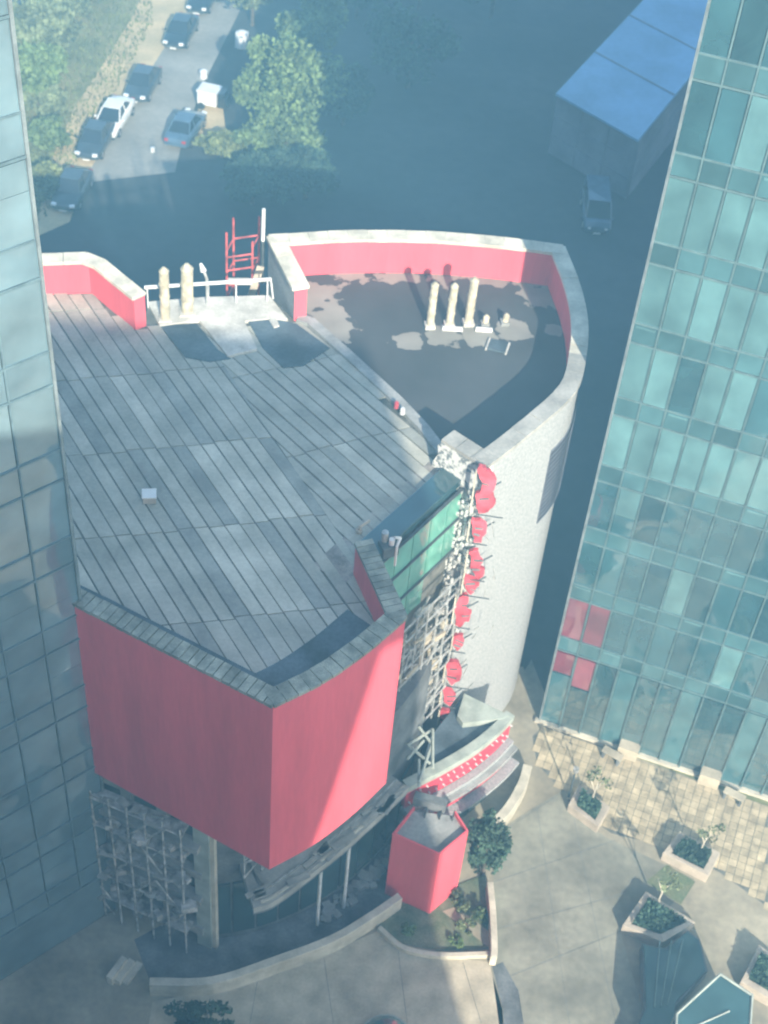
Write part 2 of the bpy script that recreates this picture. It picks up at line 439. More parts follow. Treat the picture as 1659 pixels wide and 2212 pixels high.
for k, (p, q) in enumerate((((1080, 1800), (1232, 1700)), ((1068, 1905), (1330, 1815)), ((1064, 2010), (1350, 1930)), ((1075, 2120), (1345, 2010)), ((1160, 1745), (1230, 2212)), ((1240, 1770), (1330, 2212)), ((700, 2070), (720, 2212)), ((860, 2055), (880, 2212)), ((560, 2095), (540, 2212)), ((1000, 2080), (1040, 2212)))):
    a, b = at(*p).to_2d(), at(*q).to_2d(); d = (b-a).normalized(); nn = Vector((-d.y, d.x))*0.008
    sheet('paving_joint', [tuple(a+nn), tuple(b+nn), tuple(b-nn), tuple(a-nn)], 0.020, M['darkconc'])
# buff tiles: rows parallel to the glass tower's foot, each tile its own piece near the camera
ux, uy = dirv(-17.7), dirv(72.3)
tile_zone = [at(*p).to_2d() for p in [(1150, 1590), (1175, 1568), (1400, 1650), (1640, 1738), (1659, 1745), (1659, 1960), (1555, 1885), (1440, 1830), (1320, 1800), (1232, 1735), (1215, 1710), (1160, 1650)]]
def inside(p, poly):
    r = False; n = len(poly)
    for i in range(n):
        a, b = poly[i], poly[(i+1) % n]
        if (a[1] > p[1]) != (b[1] > p[1]) and p[0] < (b[0]-a[0])*(p[1]-a[1])/(b[1]-a[1])+a[0]: r = not r
    return r
pave = sheet('tile_bed', [tuple(p) for p in tile_zone], 0.011, M['joint'])
cells = []
T = 0.36
for i in range(-60, 60):
    for j in range(-60, 60):
        c = at(1400, 1750).to_2d() + ux*i*T + uy*j*T
        if inside(c, tile_zone): cells.append(c)
cells.sort(key=lambda c: (Vector((c.x, c.y, -CAM_H))).length)
for c in cells[:300]:
    piece('tile', M['tile'], pave, (c.x, c.y, 0.012+random.uniform(0, 0.006)), (T*0.94, T*0.94, 0.02), R_(-17.7))
rest = MB()
for c in cells[300:]:
    rest.box((c.x, c.y, 0.012+random.uniform(0, 0.006)), (T*0.94, T*0.94, 0.02), R_(-17.7))
if rest.v: stuff(rest.obj('tile_field', M['tile'], pave))

# ------------------------------------------------------------------ the red and grey entertainment building
ZP, ZR, ZR2 = 18.75, 17.20, 17.02
ZS = 9.6                                           # underside of the red box
W1 = [at(*p, ZP).to_2d() for p in [(-150, 1150), (20, 1233), (165, 1303), (590, 1522)]] + \
     smoothline([at(*p, ZP).to_2d() for p in [(590, 1522), (700, 1467), (800, 1397), (877, 1330)]], 6)[1:] + [at(800, 1163, ZP).to_2d()]
W2a = [at(957, 945, ZP).to_2d()] + smoothline([at(*p, ZP).to_2d() for p in [(1050, 1005), (1150, 927), (1240, 843), (1263, 765), (1266, 690), (1250, 615), (1217, 531)]], 5)
W2b = smoothline([at(*p, ZP).to_2d() for p in [(1217, 531), (1060, 511), (900, 500), (740, 500), (580, 509)]], 4)[1:] + [at(637, 622, ZP).to_2d()]
W2 = W2a + W2b
W3 = [at(*p, ZP).to_2d() for p in [(312, 632), (205, 545), (70, 549), (-60, 553), (-170, 557)]]
bl = thing('entertainment_building', 'red and grey curved building with flat seamed roofs behind parapets, between two glass towers', 'building', at(590, 2000).to_tuple())
red_w = MB().wall(W1, ZS, ZP-0.14, 0.5, 0, 1).obj('red_wall', [M['red'], M['red']], bl)
red_w['label'] = 'tall plain red rendered wall with a sharp corner, overhanging the lower storeys'
gw = MB().wall(W2, 0.0, ZP-0.14, 0.5, 0, 1).obj('grey_wall', [M['greywall'], M['red']], bl)
gw['label'] = 'curved pale grey speckled wall with a red inner parapet face'
bw = MB().wall(W3, 0.0, ZP-0.14, 0.5, 0, 1).obj('back_wall', [M['greywall'], M['red']], bl)
def copings(wall_o, pts, step, mt, th, z, width=0.62, h=0.14, gap=0.03):
    mats_ = mt if callable(mt) else (lambda p: mt)
    q = resample(pts, step)
    for a, b in zip(q, q[1:]):
        d = b-a; L = d.length
        if L < 0.02: continue
        t = d/L; nrm = Vector((-t.y, t.x))
        c = (a+b)/2 + nrm*(th/2)
        piece('coping_stone', mats_(c), wall_o, (c.x, c.y, z+h/2+random.uniform(-0.012, 0.012)), (L-gap, width, h), math.atan2(t.y, t.x))
copings(red_w, W1[:4], 0.30, M['olive'], 0.5, ZP-0.14)
copings(red_w, W1[3:-1], 0.42, M['olive'], 0.5, ZP-0.14)
copings(red_w, W1[-2:], 0.26, M['olive'], 0.5, ZP-0.14)
ylim = at(1245, 757, ZP).y
copings(gw, W2[:2], 0.6, M['grey_cap'], 0.5, ZP-0.14, width=0.7)
copings(gw, W2a[1:], 0.55, lambda c: M['cream'] if c.y > ylim else M['grey_cap'], 0.5, ZP-0.14, width=0.66, gap=0.012)
copings(gw, W2[len(W2a)-1:-1], 0.8, M['cream'], 0.5, ZP-0.14, width=0.66, gap=0.015)
copings(gw, W2[-2:], 0.7, M['cream'], 0.5, ZP-0.14, width=0.7, gap=0.015)
copings(bw, W3, 0.9, M['cream'], 0.5, ZP-0.14, gap=0.02)
# decks
I1 = offset(W1, 0.25); I2 = offset(W2, 0.25); I3 = offset(W3, 0.25)
seam = [at(*p, ZR).to_2d() for p in [(640, 694), (664, 702), (740, 770), (850, 872), (905, 930), (946, 985)]]
main_poly = I1 + [at(1000, 1036, ZR).to_2d()] + seam[::-1] + [at(585, 640, ZR).to_2d(), at(325, 645, ZR).to_2d()] + I3
deck = MB().prism(main_poly, ZS+0.1, ZR-0.06, 0, 0).obj('roof_deck', M['joint'], bl)
right_poly = I2[:-1] + [seam[0]] + seam
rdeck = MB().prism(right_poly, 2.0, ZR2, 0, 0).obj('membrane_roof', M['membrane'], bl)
rdeck['label'] = 'dark ponded roof membrane with dry pale margins'
# kerb between the two roofs
kerb = MB().wall(seam, ZR-0.2, ZR+0.10, 0.42, 0, 0).obj('roof_kerb', M['concrete'], bl)
# felt strips: two fields that meet along a fold
fold = [at(*p, ZR).to_2d() for p in [(430, 640), (470, 770), (540, 890), (600, 990), (690, 1122), (800, 1250), (860, 1330)]]
def left_of_fold(p):
    for a, b in zip(fold, fold[1:]):
        if b.y <= p.y <= a.y:
            u = (p.y-a.y)/(b.y-a.y)
            return p.x < a.x+(b.x-a.x)*u
    return p.x < (fold[0].x if p.y > fold[0].y else fold[-1].x)
keep = offset(I1, 0.25)[1:-1] + [at(790, 1185, ZR).to_2d(), at(985, 1030, ZR).to_2d()] + offset(seam, -0.06)[::-1] + \
       [at(560, 700, ZR).to_2d(), at(345, 702, ZR).to_2d()] + offset(I3, 0.28)
def clip(poly, a, b):
    out = []; n = len(poly)
    def side(p): return (b.x-a.x)*(p.y-a.y)-(b.y-a.y)*(p.x-a.x)
    for i in range(n):
        p, q = poly[i], poly[(i+1) % n]; sp, sq = side(p), side(q)
        if sp >= 0: out.append(p)
        if sp*sq < 0: out.append(p.lerp(q, sp/(sp-sq)))
    return out
npan = 0
pale_zone2 = [at(*p, ZR).to_2d() for p in [(440, 1180), (600, 1150), (640, 1200), (560, 1345), (500, 1330)]]
pale_zone = [at(*p, ZR).to_2d() for p in [(400, 965), (548, 945), (692, 1120), (600, 1140), (500, 1150)]]
for fi, (az_s, az_c, org, wid, rows) in enumerate(((-56.0, 16.0, at(525, 949, ZR).to_2d(), 0.52, 4.35), (-46.0, 28.0, at(603, 993, ZR).to_2d(), 0.52, 4.9))):
    s, c = dirv(az_s), dirv(az_c)
    for i in range(-30, 31):
        jit = random.uniform(-0.08, 0.08)
        for j in range(-6, 7):
            p0 = org + c*(i*wid) + s*(j*rows+jit)
            g = 0.020 + (0.02 if random.random() < 0.35 else 0)
            e = 0.025
            poly = [p0+c*g+s*e, p0+c*g+s*(rows-e), p0+c*(wid-g)+s*(rows-e), p0+c*(wid-g)+s*e]
            N = 24; ok = []
            fa, fb = fold[1], fold[-2]
            for k in range(N):
                mid = p0+c*(wid/2)+s*(rows*(k+0.5)/N)
                ok.append(inside(mid, keep))
            if not any(ok): continue
            k0 = ok.index(True); k1 = N-1-ok[::-1].index(True)
            if k1-k0 < 2: continue
            a0 = max(e, rows*k0/N); a1 = min(rows-e, rows*(k1+1)/N)
            z = ZR-0.012+random.uniform(-0.010, 0.010)
            q = [p0+c*g+s*a0, p0+c*g+s*a1, p0+c*(wid-g)+s*a1, p0+c*(wid-g)+s*a0]
            q = clip(q, fb, fa) if fi == 0 else clip(q, fa, fb)
            if len(q) < 3: continue
            cq = sum(q, Vector((0, 0)))/len(q)
            pm = 'panel_pale' if ((inside(cq, pale_zone) or inside(cq, pale_zone2)) and random.random() < 0.9) or random.random() < 0.10 else ('panel_dark' if random.random() < 0.18 else 'panel')
            MB().prism([tuple(v) for v in q], ZR-0.09, z).obj('roof_panel', M[pm], deck)
            npan += 1
# dark strips just inside the front parapets and dark patches near the vents
edge_line = offset(W1[3:-1], 0.56)
MB().wall(edge_line, ZR-0.08, ZR+0.02, 1.75, 0, 0).obj('dark_edge_strip', M['darkfelt'], deck)  # stands in for the shade band behind the front-right parapet
MB().wall(offset(W1[1:4], 0.56), ZR-0.08, ZR+0.018, 1.15, 0, 0).obj('dark_edge_strip', M['darkfelt'], deck)
for poly in ([(345, 703), (425, 700), (470, 755), (498, 775), (452, 782), (400, 772)], [(535, 692), (580, 688), (640, 700), (712, 752), (655, 790), (612, 795), (568, 752)]):
    MB().prism([tuple(at(*p, ZR).to_2d()) for p in poly], ZR-0.05, ZR+0.022).obj('dark_patch', M['darkfelt'], deck)
for poly in ([(318, 650), (440, 640), (582, 636), (622, 688), (588, 686), (528, 692), (556, 752), (492, 768), (430, 690), (345, 702)],
             [(580, 687), (596, 684), (604, 702), (592, 706)]):
    MB().prism([tuple(at(*p, ZR+0.1).to_2d()) for p in poly], ZR-0.1, ZR+0.07+random.uniform(0, 0.02)).obj('screed_slab', M['slabwhite'], bl, bevel=0.02)
# sides under the gap and body below
MB().prism([tuple(p) for p in [at(585, 640, ZR).to_2d(), at(325, 645, ZR).to_2d(), at(325, 700, ZR).to_2d(), at(620, 690, ZR).to_2d()]], 0, ZR-0.1).obj('back_infill', M['concrete'], bl)

# atrium front between the red box and the grey wall
gA, gB = at(815, 1215, ZR).to_2d(), at(1006, 1040, ZR).to_2d()
gd = (gB-gA).normalized(); gn = Vector((gd.y, -gd.x)); gL = (gB-gA).length
at_w = MB().prism([tuple(gA-gn*0.25-gd*1.5), tuple(gB-gn*0.25), tuple(gB-gn*1.6), tuple(gA-gn*1.6-gd*1.5)], 0, ZR-0.02).obj('atrium_wall', M['brownstone'], bl)
sky_l = MB().prism([tuple(gA-gn*0.05), tuple(gB-gn*0.05), tuple(gB-gn*0.95+gd*0.1), tuple(gA-gn*0.95)], ZR-0.1, ZR+0.22).obj('skylight', M['darkglass'], bl, bevel=0.04)
gaz = math.atan2(gd.y, gd.x)
nc = 5
for i in range(nc):
    for j, (z0, z1) in enumerate(((15.6, 17.0), (14.0, 15.52), (12.5, 13.92))):
        if j == 2 and i > 2: continue
        c = gA + gd*(gL*(i+0.5)/nc)
        piece('pane', M['greenglass'], at_w, (c.x, c.y, (z0+z1)/2), (gL/nc-0.05, 0.06, z1-z0), gaz)
for z in (17.05, 15.56, 13.96):
    c = (gA+gB)/2 + gn*0.06
    piece('transom', M['darksteel'], at_w, (c.x, c.y, z), (gL, 0.10, 0.07), gaz)
# open steelwork in front of the lower atrium
lat = MB()
rr = random.Random(3)
for k in range(9):
    u = gL*(k/8)*1.05-0.2
    a = gA+gd*u+gn*0.75
    lat.tube((a.x, a.y, 5.2), (a.x, a.y, 13.6+rr.uniform(-1.2, 0.6)-k*0.05), 0.045, 5)
for z in [5.6+0.85*i for i in range(10)]:
    a = gA+gn*0.75-gd*0.2; b = gA+gd*gL+gn*0.75
    lat.tube((a.x, a.y, z), (b.x, b.y, z+rr.uniform(-.1, .1)), 0.04, 5)
for k in range(70):
    u = rr.uniform(-0.1, gL*0.95); z = rr.uniform(5.4, 12.6)
    a = gA+gd*u+gn*rr.uniform(0.1, 0.85); b = gA+gd*(u+rr.uniform(-0.7, 0.9))+gn*rr.uniform(0.4, 0.95)
    lat.tube((a.x, a.y, z), (b.x, b.y, z+rr.uniform(0.3, 1.2)), rr.uniform(0.025, 0.05), 5)
for k in range(60):
    u = rr.uniform(-0.1, gL); z = rr.uniform(5.4, 12.8)
    a = gA+gd*u+gn*rr.uniform(0.0, 0.5)
    lat.box((a.x, a.y, z), (rr.uniform(0.2, 0.7), 0.15, rr.uniform(0.15, 0.5)), gaz)
stuff(lat.obj('steel_lattice', M['greysteel'], bl))
lat2 = MB()
for k in range(55):
    u = rr.uniform(-0.2, gL*0.8); z = rr.uniform(5.2, 13.2-u*0.3)
    a = gA+gd*u+gn*rr.uniform(0.3, 0.8)
    lat2.box((a.x, a.y, z), (rr.uniform(0.1, 0.9), 0.08, rr.uniform(0.06, 0.35)), gaz, tilt=Matrix.Rotation(rr.uniform(-.6, .6), 3, 'Y'))
stuff(lat2.obj('timber_boards', M['beige'], bl))

# rough end wall and perforated strip behind the sign
c0, c1 = W2[0], W2[1]
rt = (c1-c0).normalized(); rn = Vector((rt.y, -rt.x)); raz = math.atan2(rt.y, rt.x)
rough = MB()
ro = random.Random(5)
zz = [17.9-0.12*i for i in range(9)]
prof = [(0.0, ZP-0.2), (-0.16, 18.3), (-0.10, 17.9), (-0.30, 17.4), (-0.34, 16.9), (-0.2, 16.55), (0.2, 16.5), (0.55, 16.65), (0.75, 16.95), (0.8, 17.2), (1.1, 17.2), ((c1-c0).length, 17.0), ((c1-c0).length, ZP-0.2)]
n = len(prof)
vs = [tuple(c0+rt*p[0]+rn*0.03)+(p[1],) for p in prof] + [tuple(c0+rt*p[0]-rn*0.5)+(p[1],) for p in prof]
rough.quadfaces(vs, [(i, i+n, (i+1) % n+n, (i+1) % n) for i in range(n)] + [tuple(range(n)), tuple(range(2*n-1, n-1, -1))])
rough.obj('broken_wall_end', M['roughcast'], bl)
scr = MB()
for i in range(9):
    for j in range(62):
        u = 0.35+i*0.2; z = 5.4+j*0.19
        if ro.random() < 0.3: continue
        p = c0+rt*u+rn*(0.10+ro.uniform(0, 0.05))
        scr.box((p.x, p.y, z), (ro.uniform(0.08, 0.17), 0.1, ro.uniform(0.08, 0.15)), raz+ro.uniform(-.2, .2))
stuff(scr.obj('perforated_screen', M['roughcast'], bl))

# vertical sign: seven red characters on brackets (their strokes are too blurred to read)
sx = dirv(math.degrees(raz)*0.4 + 0.6*52 - 20)
sn = Vector((sx.y, -sx.x))
saz = math.atan2(sx.y, sx.x)
def on_plane(px, py, p0, nrm2):
    d = ray(px, py); o0 = Vector((0, 0, CAM_H))
    k = (Vector((p0.x, p0.y, 0)).to_2d()-o0.to_2d()).dot(nrm2)/d.to_2d().dot(nrm2)
    return o0+d*k
glyph = [[(745,280),(775,285),(800,305),(828,312),(852,340),(872,385),(858,430),(832,458),(855,500),(852,555),(812,592),(750,600),(735,560),(725,470),(768,440),(755,350)],
 [(697,648),(760,650),(798,680),(803,735),(775,765),(770,802),(715,800),(705,740)],
 [(680,870),(745,860),(752,900),(778,940),(758,980),(790,1000),(782,1035),(745,1058),(722,1020),(690,975),(700,930)],
 [(652,1040),(700,1052),(752,1075),(735,1112),(692,1165),(660,1120)],
 [(618,1182),(660,1165),(680,1212),(648,1258),(700,1290),(690,1328),(652,1350),(632,1385),(590,1372),(583,1270)],
 [(578,1450),(640,1448),(648,1500),(602,1552),(568,1510)],
 [(525,1650),(560,1625),(605,1632),(632,1700),(620,1758),(562,1792),(530,1740)],
 [(500,1815),(560,1828),(592,1870),(552,1935),(510,1905)],
 [(485,1962),(548,1970),(556,2018),(488,2062)]]
spn = sn.copy(); sp0 = c1+spn*0.30
for gi, gl in enumerate(glyph):
    P3 = [on_plane((1180+x/2.169)*0.6777, (1360+y/2.169)*0.6777, sp0, spn) for x, y in gl]
    # pull the traced outline a little rounder
    n = len(P3); fine = []
    for i in range(n):
        A, B = P3[i], P3[(i+1) % n]
        fine += [A.lerp(B, 0.06), A.lerp(B, 0.5)+Vector((0, 0, ro.uniform(-.07, .07)))+Vector((sx.x, sx.y, 0))*ro.uniform(-.07, .07), A.lerp(B, 0.94)]
    n = len(fine); b = MB()
    vs = [tuple(p) for p in fine]+[(p.x-spn.x*0.18, p.y-spn.y*0.18, p.z) for p in fine]
    b.quadfaces(vs, [tuple(range(n)), tuple(range(2*n-1, n-1, -1))] + [(i, n+i, n+(i+1) % n, (i+1) % n) for i in range(n)])
    o = b.obj('sign_character', M['redlet'], bl)
    zs_ = [p.z for p in P3]; zt, zb_ = max(zs_), min(zs_)
    cx_ = sum((p for p in P3), Vector())/len(P3)
    for z in ((zt+zb_)/2,):
        q = cx_-Vector((spn.x, spn.y, 0))*0.1
        MB().tube((q.x, q.y, z), (q.x-spn.x*0.5+sx.x*0.5, q.y-spn.y*0.5+sx.y*0.5, z), 0.03, 5).obj('bracket', M['darksteel'], o)
    q = cx_; MB().tube((q.x-sx.x*0.2, q.y-sx.y*0.2, zb_-0.06), (q.x+sx.x*(0.75 if gi % 3 == 0 else 0.35), q.y+sx.y*(0.75 if gi % 3 == 0 else 0.35), zb_-0.06), 0.028, 5).obj('bracket', M['darksteel'], o)
    for k in range(2 if zt-zb_ > 0.8 else 1):
        zc = zb_+(zt-zb_)*(0.36+0.32*k)+ro.uniform(-.05, .05); du = ro.uniform(-.08, .12)
        piece('stroke_gap', M['darkconc'], o, (cx_.x+sx.x*du+spn.x*0.012, cx_.y+sx.y*du+spn.y*0.012, zc), (ro.uniform(.2, .38), 0.03, ro.uniform(.05, .10)), saz, tilt=(0, ro.uniform(-.5, .5), saz))
    lx = min(P3, key=lambda p: p.x*sx.x+p.y*sx.y)
    piece('return_edge', M['palestone'], o, (lx.x-sx.x*0.03, lx.y-sx.y*0.03, (zt+zb_)/2), (0.05, 0.2, (zt-zb_)*0.85), saz)
# steel tracery by the lower sign
br = MB()
for k in range(12):
    a = c1+sx*ro.uniform(0.2, 1.3)+sn*0.12; z = ro.uniform(6, 15.5)
    b = a+sx*ro.uniform(-.25, .25)
    br.tube((a.x, a.y, z), (b.x, b.y, z+ro.uniform(.1, .8)), 0.022, 4)
stuff(br.obj('fixing_wires', M['greysteel'], bl))
# slatted dark panel, painting a cast shadow onto the curved wall
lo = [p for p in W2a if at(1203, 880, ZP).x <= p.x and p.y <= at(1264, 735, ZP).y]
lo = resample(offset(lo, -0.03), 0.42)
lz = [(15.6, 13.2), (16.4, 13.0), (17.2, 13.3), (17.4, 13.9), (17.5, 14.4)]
frame = MB().wall(lo, 12.6, 16.5, 0.06, 0, 0).obj('shadow_panel', M['cladgrey'], gw)  # stands in for a cast shadow on the grey wall
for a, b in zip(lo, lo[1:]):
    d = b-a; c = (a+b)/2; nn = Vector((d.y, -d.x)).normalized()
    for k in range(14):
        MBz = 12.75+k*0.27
        piece('shadow_slat', M['cladgrey'], gw, (c.x+nn.x*0.04, c.y+nn.y*0.04, MBz), (d.length, 0.02, 0.24), 0, tilt=(R_(14), 0, math.atan2(d.y, d.x)))
# lower storeys, set back under the red box
LZ = 5.3
ledge_px = [(548, 1962), (590, 1948), (660, 1898), (740, 1834), (820, 1762), (882, 1702)]
canopy_px = [(882, 1702), (960, 1662), (1030, 1620), (1080, 1580), (1112, 1546)]
ledge = smoothline(ats(ledge_px, LZ), 4)
canop = smoothline(ats(canopy_px, LZ), 6)
colb = at(450, 2030).to_2d()
left_base = [at(100, 1870).to_2d(), at(235, 1935).to_2d(), colb]
inner_r = smoothline(ats([(450, 2030), (545, 2014), (640, 1978), (720, 1932), (795, 1868), (850, 1800), (890, 1730)], 0.0), 4)
body = left_base + inner_r[1:] + [gA+gn*0.05, gB-gn*0.4, Vector((0.5, 42)), Vector((-12, 42))]
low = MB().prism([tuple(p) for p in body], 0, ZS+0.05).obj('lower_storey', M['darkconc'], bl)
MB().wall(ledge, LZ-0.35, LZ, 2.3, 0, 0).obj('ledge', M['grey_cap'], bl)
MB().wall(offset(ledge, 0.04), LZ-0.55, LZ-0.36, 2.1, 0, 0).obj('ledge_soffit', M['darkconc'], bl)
MB().wall(offset(ledge[2:], 0.12), LZ, LZ+0.05, 0.10, 0, 0).obj('ledge_upstand', M['palestone'], bl)
MB().wall(offset(ledge[2:], 0.55), LZ, LZ+0.04, 0.06, 0, 0).obj('ledge_upstand', M['greysteel'], bl)
# columns and frames on the left flank
ld = (left_base[1]-left_base[2]).normalized(); ln = Vector((-ld.y, ld.x))
if ln.dot(Vector((-0.4, -0.9))) < 0: ln = -ln
laz = math.atan2(ld.y, ld.x)
piece('corner_column', M['palegreen'], bl, (colb.x, colb.y, 4.7), (0.62, 0.62, 9.4), laz)
piece('column_face', M['palestone'], bl, (colb.x+0.33*dirv(-40).x, colb.y+0.33*dirv(-40).y, 4.5), (0.34, 0.2, 9.0), laz)
LL = 7.0
for k, u in enumerate((1.55, 3.0, 4.5)):
    p = colb+ld*u+ln*0.12
    piece('column', M['concrete'], bl, (p.x, p.y, 4.6), (0.4, 0.4, 9.2), laz)
for z, t, pr in ((1.2, 0.5, 0.15), (3.6, 0.35, 0.3), (5.2, 0.4, 0.12), (7.2, 0.3, 0.35), (9.0, 0.35, 0.1)):
    p = colb+ld*(LL/2)+ln*pr
    piece('beam', M['concrete'], bl, (p.x, p.y, z), (LL, 0.5, t), laz)
for i in range(4):
    for z in (2.4, 4.4, 6.2, 8.1):
        p = colb+ld*(0.8+i*1.5)+ln*0.03
        piece('window_pane', M['darkglass'], bl, (p.x, p.y, z), (1.05, 0.08, 1.3), laz)
fr = MB(); rf = random.Random(9)
for k in range(8):
    u = 0.5+k*0.72; p = colb+ld*u+ln*0.85
    fr.tube((p.x, p.y, 0.0), (p.x, p.y, 8.8), 0.045, 5)
for z in (1.6, 3.3, 5.0, 6.7, 8.4):
    p = colb+ld*0.4+ln*0.85; q = colb+ld*5.8+ln*0.85
    fr.tube((p.x, p.y, z), (q.x, q.y, z), 0.04, 5)
    fr.box(((p.x+q.x)/2-ln.x*0.3, (p.y+q.y)/2-ln.y*0.3, z-0.06), (5.3, 0.5, 0.05), laz)
for k in range(16):
    u = rf.uniform(0.5, 5); z = rf.uniform(0.5, 7.5)
    p = colb+ld*u+ln*0.86; q = colb+ld*(u+rf.choice((-0.9, 0.9)))+ln*0.86
    fr.tube((p.x, p.y, z), (q.x, q.y, z+1.4), 0.035, 5)
for k in range(40):
    u = rf.uniform(0.3, 5.6); p = colb+ld*u+ln*rf.uniform(0.2, 0.8)
    fr.box((p.x, p.y, rf.choice((1.75, 3.45, 5.15, 6.85))+0.1), (rf.uniform(.2, .6), rf.uniform(.2, .4), rf.uniform(.1, .4)), rf.uniform(0, 3))
stuff(fr.obj('maintenance_frame', M['tubes'], bl))
# ground floor under the ledge: glazing bays and posts
q = resample(offset(inner_r, -0.06), 0.95)
for a, b in zip(q, q[1:]):
    d = b-a; c = (a+b)/2
    piece('shopfront_pane', M['darkglass'], bl, (c.x, c.y, 2.3), (d.length-0.1, 0.1, 3.6), math.atan2(d.y, d.x))
for p in ((685, 1998), (742, 1960)):
    g = at(*p)
    MB().tube((g.x, g.y, 0), (g.x, g.y, LZ-0.4), 0.07, 8).obj('post', M['whitesteel'], bl)
sc_ = MB(); rs = random.Random(12)
lq = resample(offset(ledge, 0.15), 0.8)
lq2 = resample(offset(ledge, 1.3), 0.7)[:13]
for k, p in enumerate(lq2):
    sc_.tube((p.x, p.y, LZ), (p.x, p.y, ZS+rs.uniform(-.4, 0)), 0.04, 5)
for z in (LZ+1.0, LZ+2.1, LZ+3.2):
    for a, b in zip(lq2, lq2[1:]):
        sc_.tube((a.x, a.y, z), (b.x, b.y, z+rs.uniform(-.08, .08)), 0.035, 5)
        if rs.random() < 0.5: sc_.tube((a.x, a.y, z-1.0), (b.x, b.y, z), 0.03, 5)
stuff(sc_.obj('scaffold_tubes', M['tubes'], bl))
bd = MB()
for k in range(20):
    i = rs.randrange(len(lq)-1); a, b = lq[i], lq[i+1]; d = b-a; c = (a+b)/2; nn = Vector((-d.y, d.x)).normalized()*rs.uniform(-0.15, 0.5)
    bd.box((c.x+nn.x, c.y+nn.y, LZ+0.06), (rs.uniform(.3, 1.1), rs.uniform(.1, .3), 0.05), math.atan2(d.y, d.x)+rs.uniform(-.25, .25))
for k in range(46):
    u = rs.uniform(0.3, 5.6); p = colb+ld*u+ln*rs.uniform(0.5, 0.95)
    bd.box((p.x, p.y, rs.choice((1.65, 3.35, 5.05, 6.75, 8.45))), (rs.uniform(.2, .9), rs.uniform(.08, .3), 0.06), laz+rs.uniform(-.3, .3))
stuff(bd.obj('scaffold_boards', M['grey_cap'], bl))
debris = MB()
for k in range(120):
    t = rf.random(); i = int(t*(len(inner_r)-12))+10
    p = inner_r[min(i, len(inner_r)-1)] + Vector((rf.uniform(0.1, 0.6), rf.uniform(-0.7, -0.1)))
    s = rf.uniform(.08, .35)
    debris.box((p.x, p.y, 0.012+s/3), (s, s*rf.uniform(.5, 1.3), s*0.6), rf.uniform(0, 3))
o = stuff(debris.obj('building_rubble', M['concrete']))
tag(o, 'scattered rubble and stored goods along the foot of the building', 'rubble')
# entrance canopy
cin = [canop[-1], at(1000, 1496, LZ).to_2d(), at(930, 1585, LZ).to_2d(), at(905, 1680, LZ).to_2d()]
cdeck = MB().prism([tuple(p) for p in offset(canop, 0.1)] + [tuple(p) for p in cin[1:]], LZ-0.45, LZ-0.28).obj('canopy_roof', M['darkfelt'], bl)
cdeck['label'] = 'dark flat canopy roof over the entrance'
MB().wall(canop, LZ-0.35, LZ, 0.42, 0, 0).obj('canopy_rim', M['palegreen'], bl)
MB().prism([tuple(at(*p, LZ+0.03).to_2d()) for p in [(1003, 1498), (1100, 1545), (1085, 1552), (1000, 1562), (988, 1545)]], LZ-0.3, LZ+0.03).obj('canopy_plate', M['palegreen'], bl)
cw = offset(canop, 0.10)
fas = MB().wall(cw, 3.75, LZ-0.36, 0.2, 0, 0).obj('canopy_fascia', M['red2'], bl)
fas['label'] = 'red curved canopy fascia dotted with small white lamps'
bulbs = MB()
qq = resample(cw, 0.34)
for k, (a, b) in enumerate(zip(qq, qq[1:])):
    d = (b-a).normalized(); nn = Vector((d.y, -d.x))
    for z in (4.05, 4.6):
        p = (a+b)/2+nn*0.04+d*random.uniform(-.04, .04)+(d*0.15 if z > 4.3 else d*0)
        
        if random.random() < 0.25: continue
        bulbs.tube((p.x-nn.x*0.03, p.y-nn.y*0.03, z), (p.x+nn.x*0.08, p.y+nn.y*0.08, z+0.02), 0.045, 6, 0.025)
stuff(bulbs.obj('lamp', M['whitesteel'], fas))
MB().wall(offset(canop, -0.45), 3.35, 3.5, 0.8, 0, 0).obj('canopy_ledge', M['concrete'], bl)
MB().wall(offset(canop, -0.2), 3.5, 3.72, 0.3, 0, 0).obj('canopy_ledge', M['greywall'], bl)
MB().wall(offset(canop, -0.25), 2.75, 3.34, 0.3, 0, 0).obj('canopy_fascia', M['red2'], bl)
MB().wall(offset(canop, -0.65), 2.45, 2.62, 0.9, 0, 0).obj('canopy_ledge', M['greywall'], bl)
qq = resample(offset(canop, 0.25), 0.9)
for a, b in zip(qq, qq[1:]):
    d = b-a; c = (a+b)/2
    piece('entrance_pane', M['darkglass'], bl, (c.x, c.y, 1.2), (d.length-0.08, 0.1, 2.4), math.atan2(d.y, d.x))
tr = MB()
for (x0, y0), (x1, y1) in (((905, 1570), (935, 1610)), ((880, 1640), (915, 1600)), ((905, 1690), (935, 1600)), ((870, 1600), (930, 1650)), ((880, 1610), (935, 1575)), ((935, 1575), (935, 1660)), ((905, 1640), (905, 1700))):
    a, b = at(x0, y0, 6.2), at(x1, y1, 6.0)
    tr.tube(a, b, 0.06, 6)
stuff(tr.obj('steel_truss', M['palegreen'], bl))
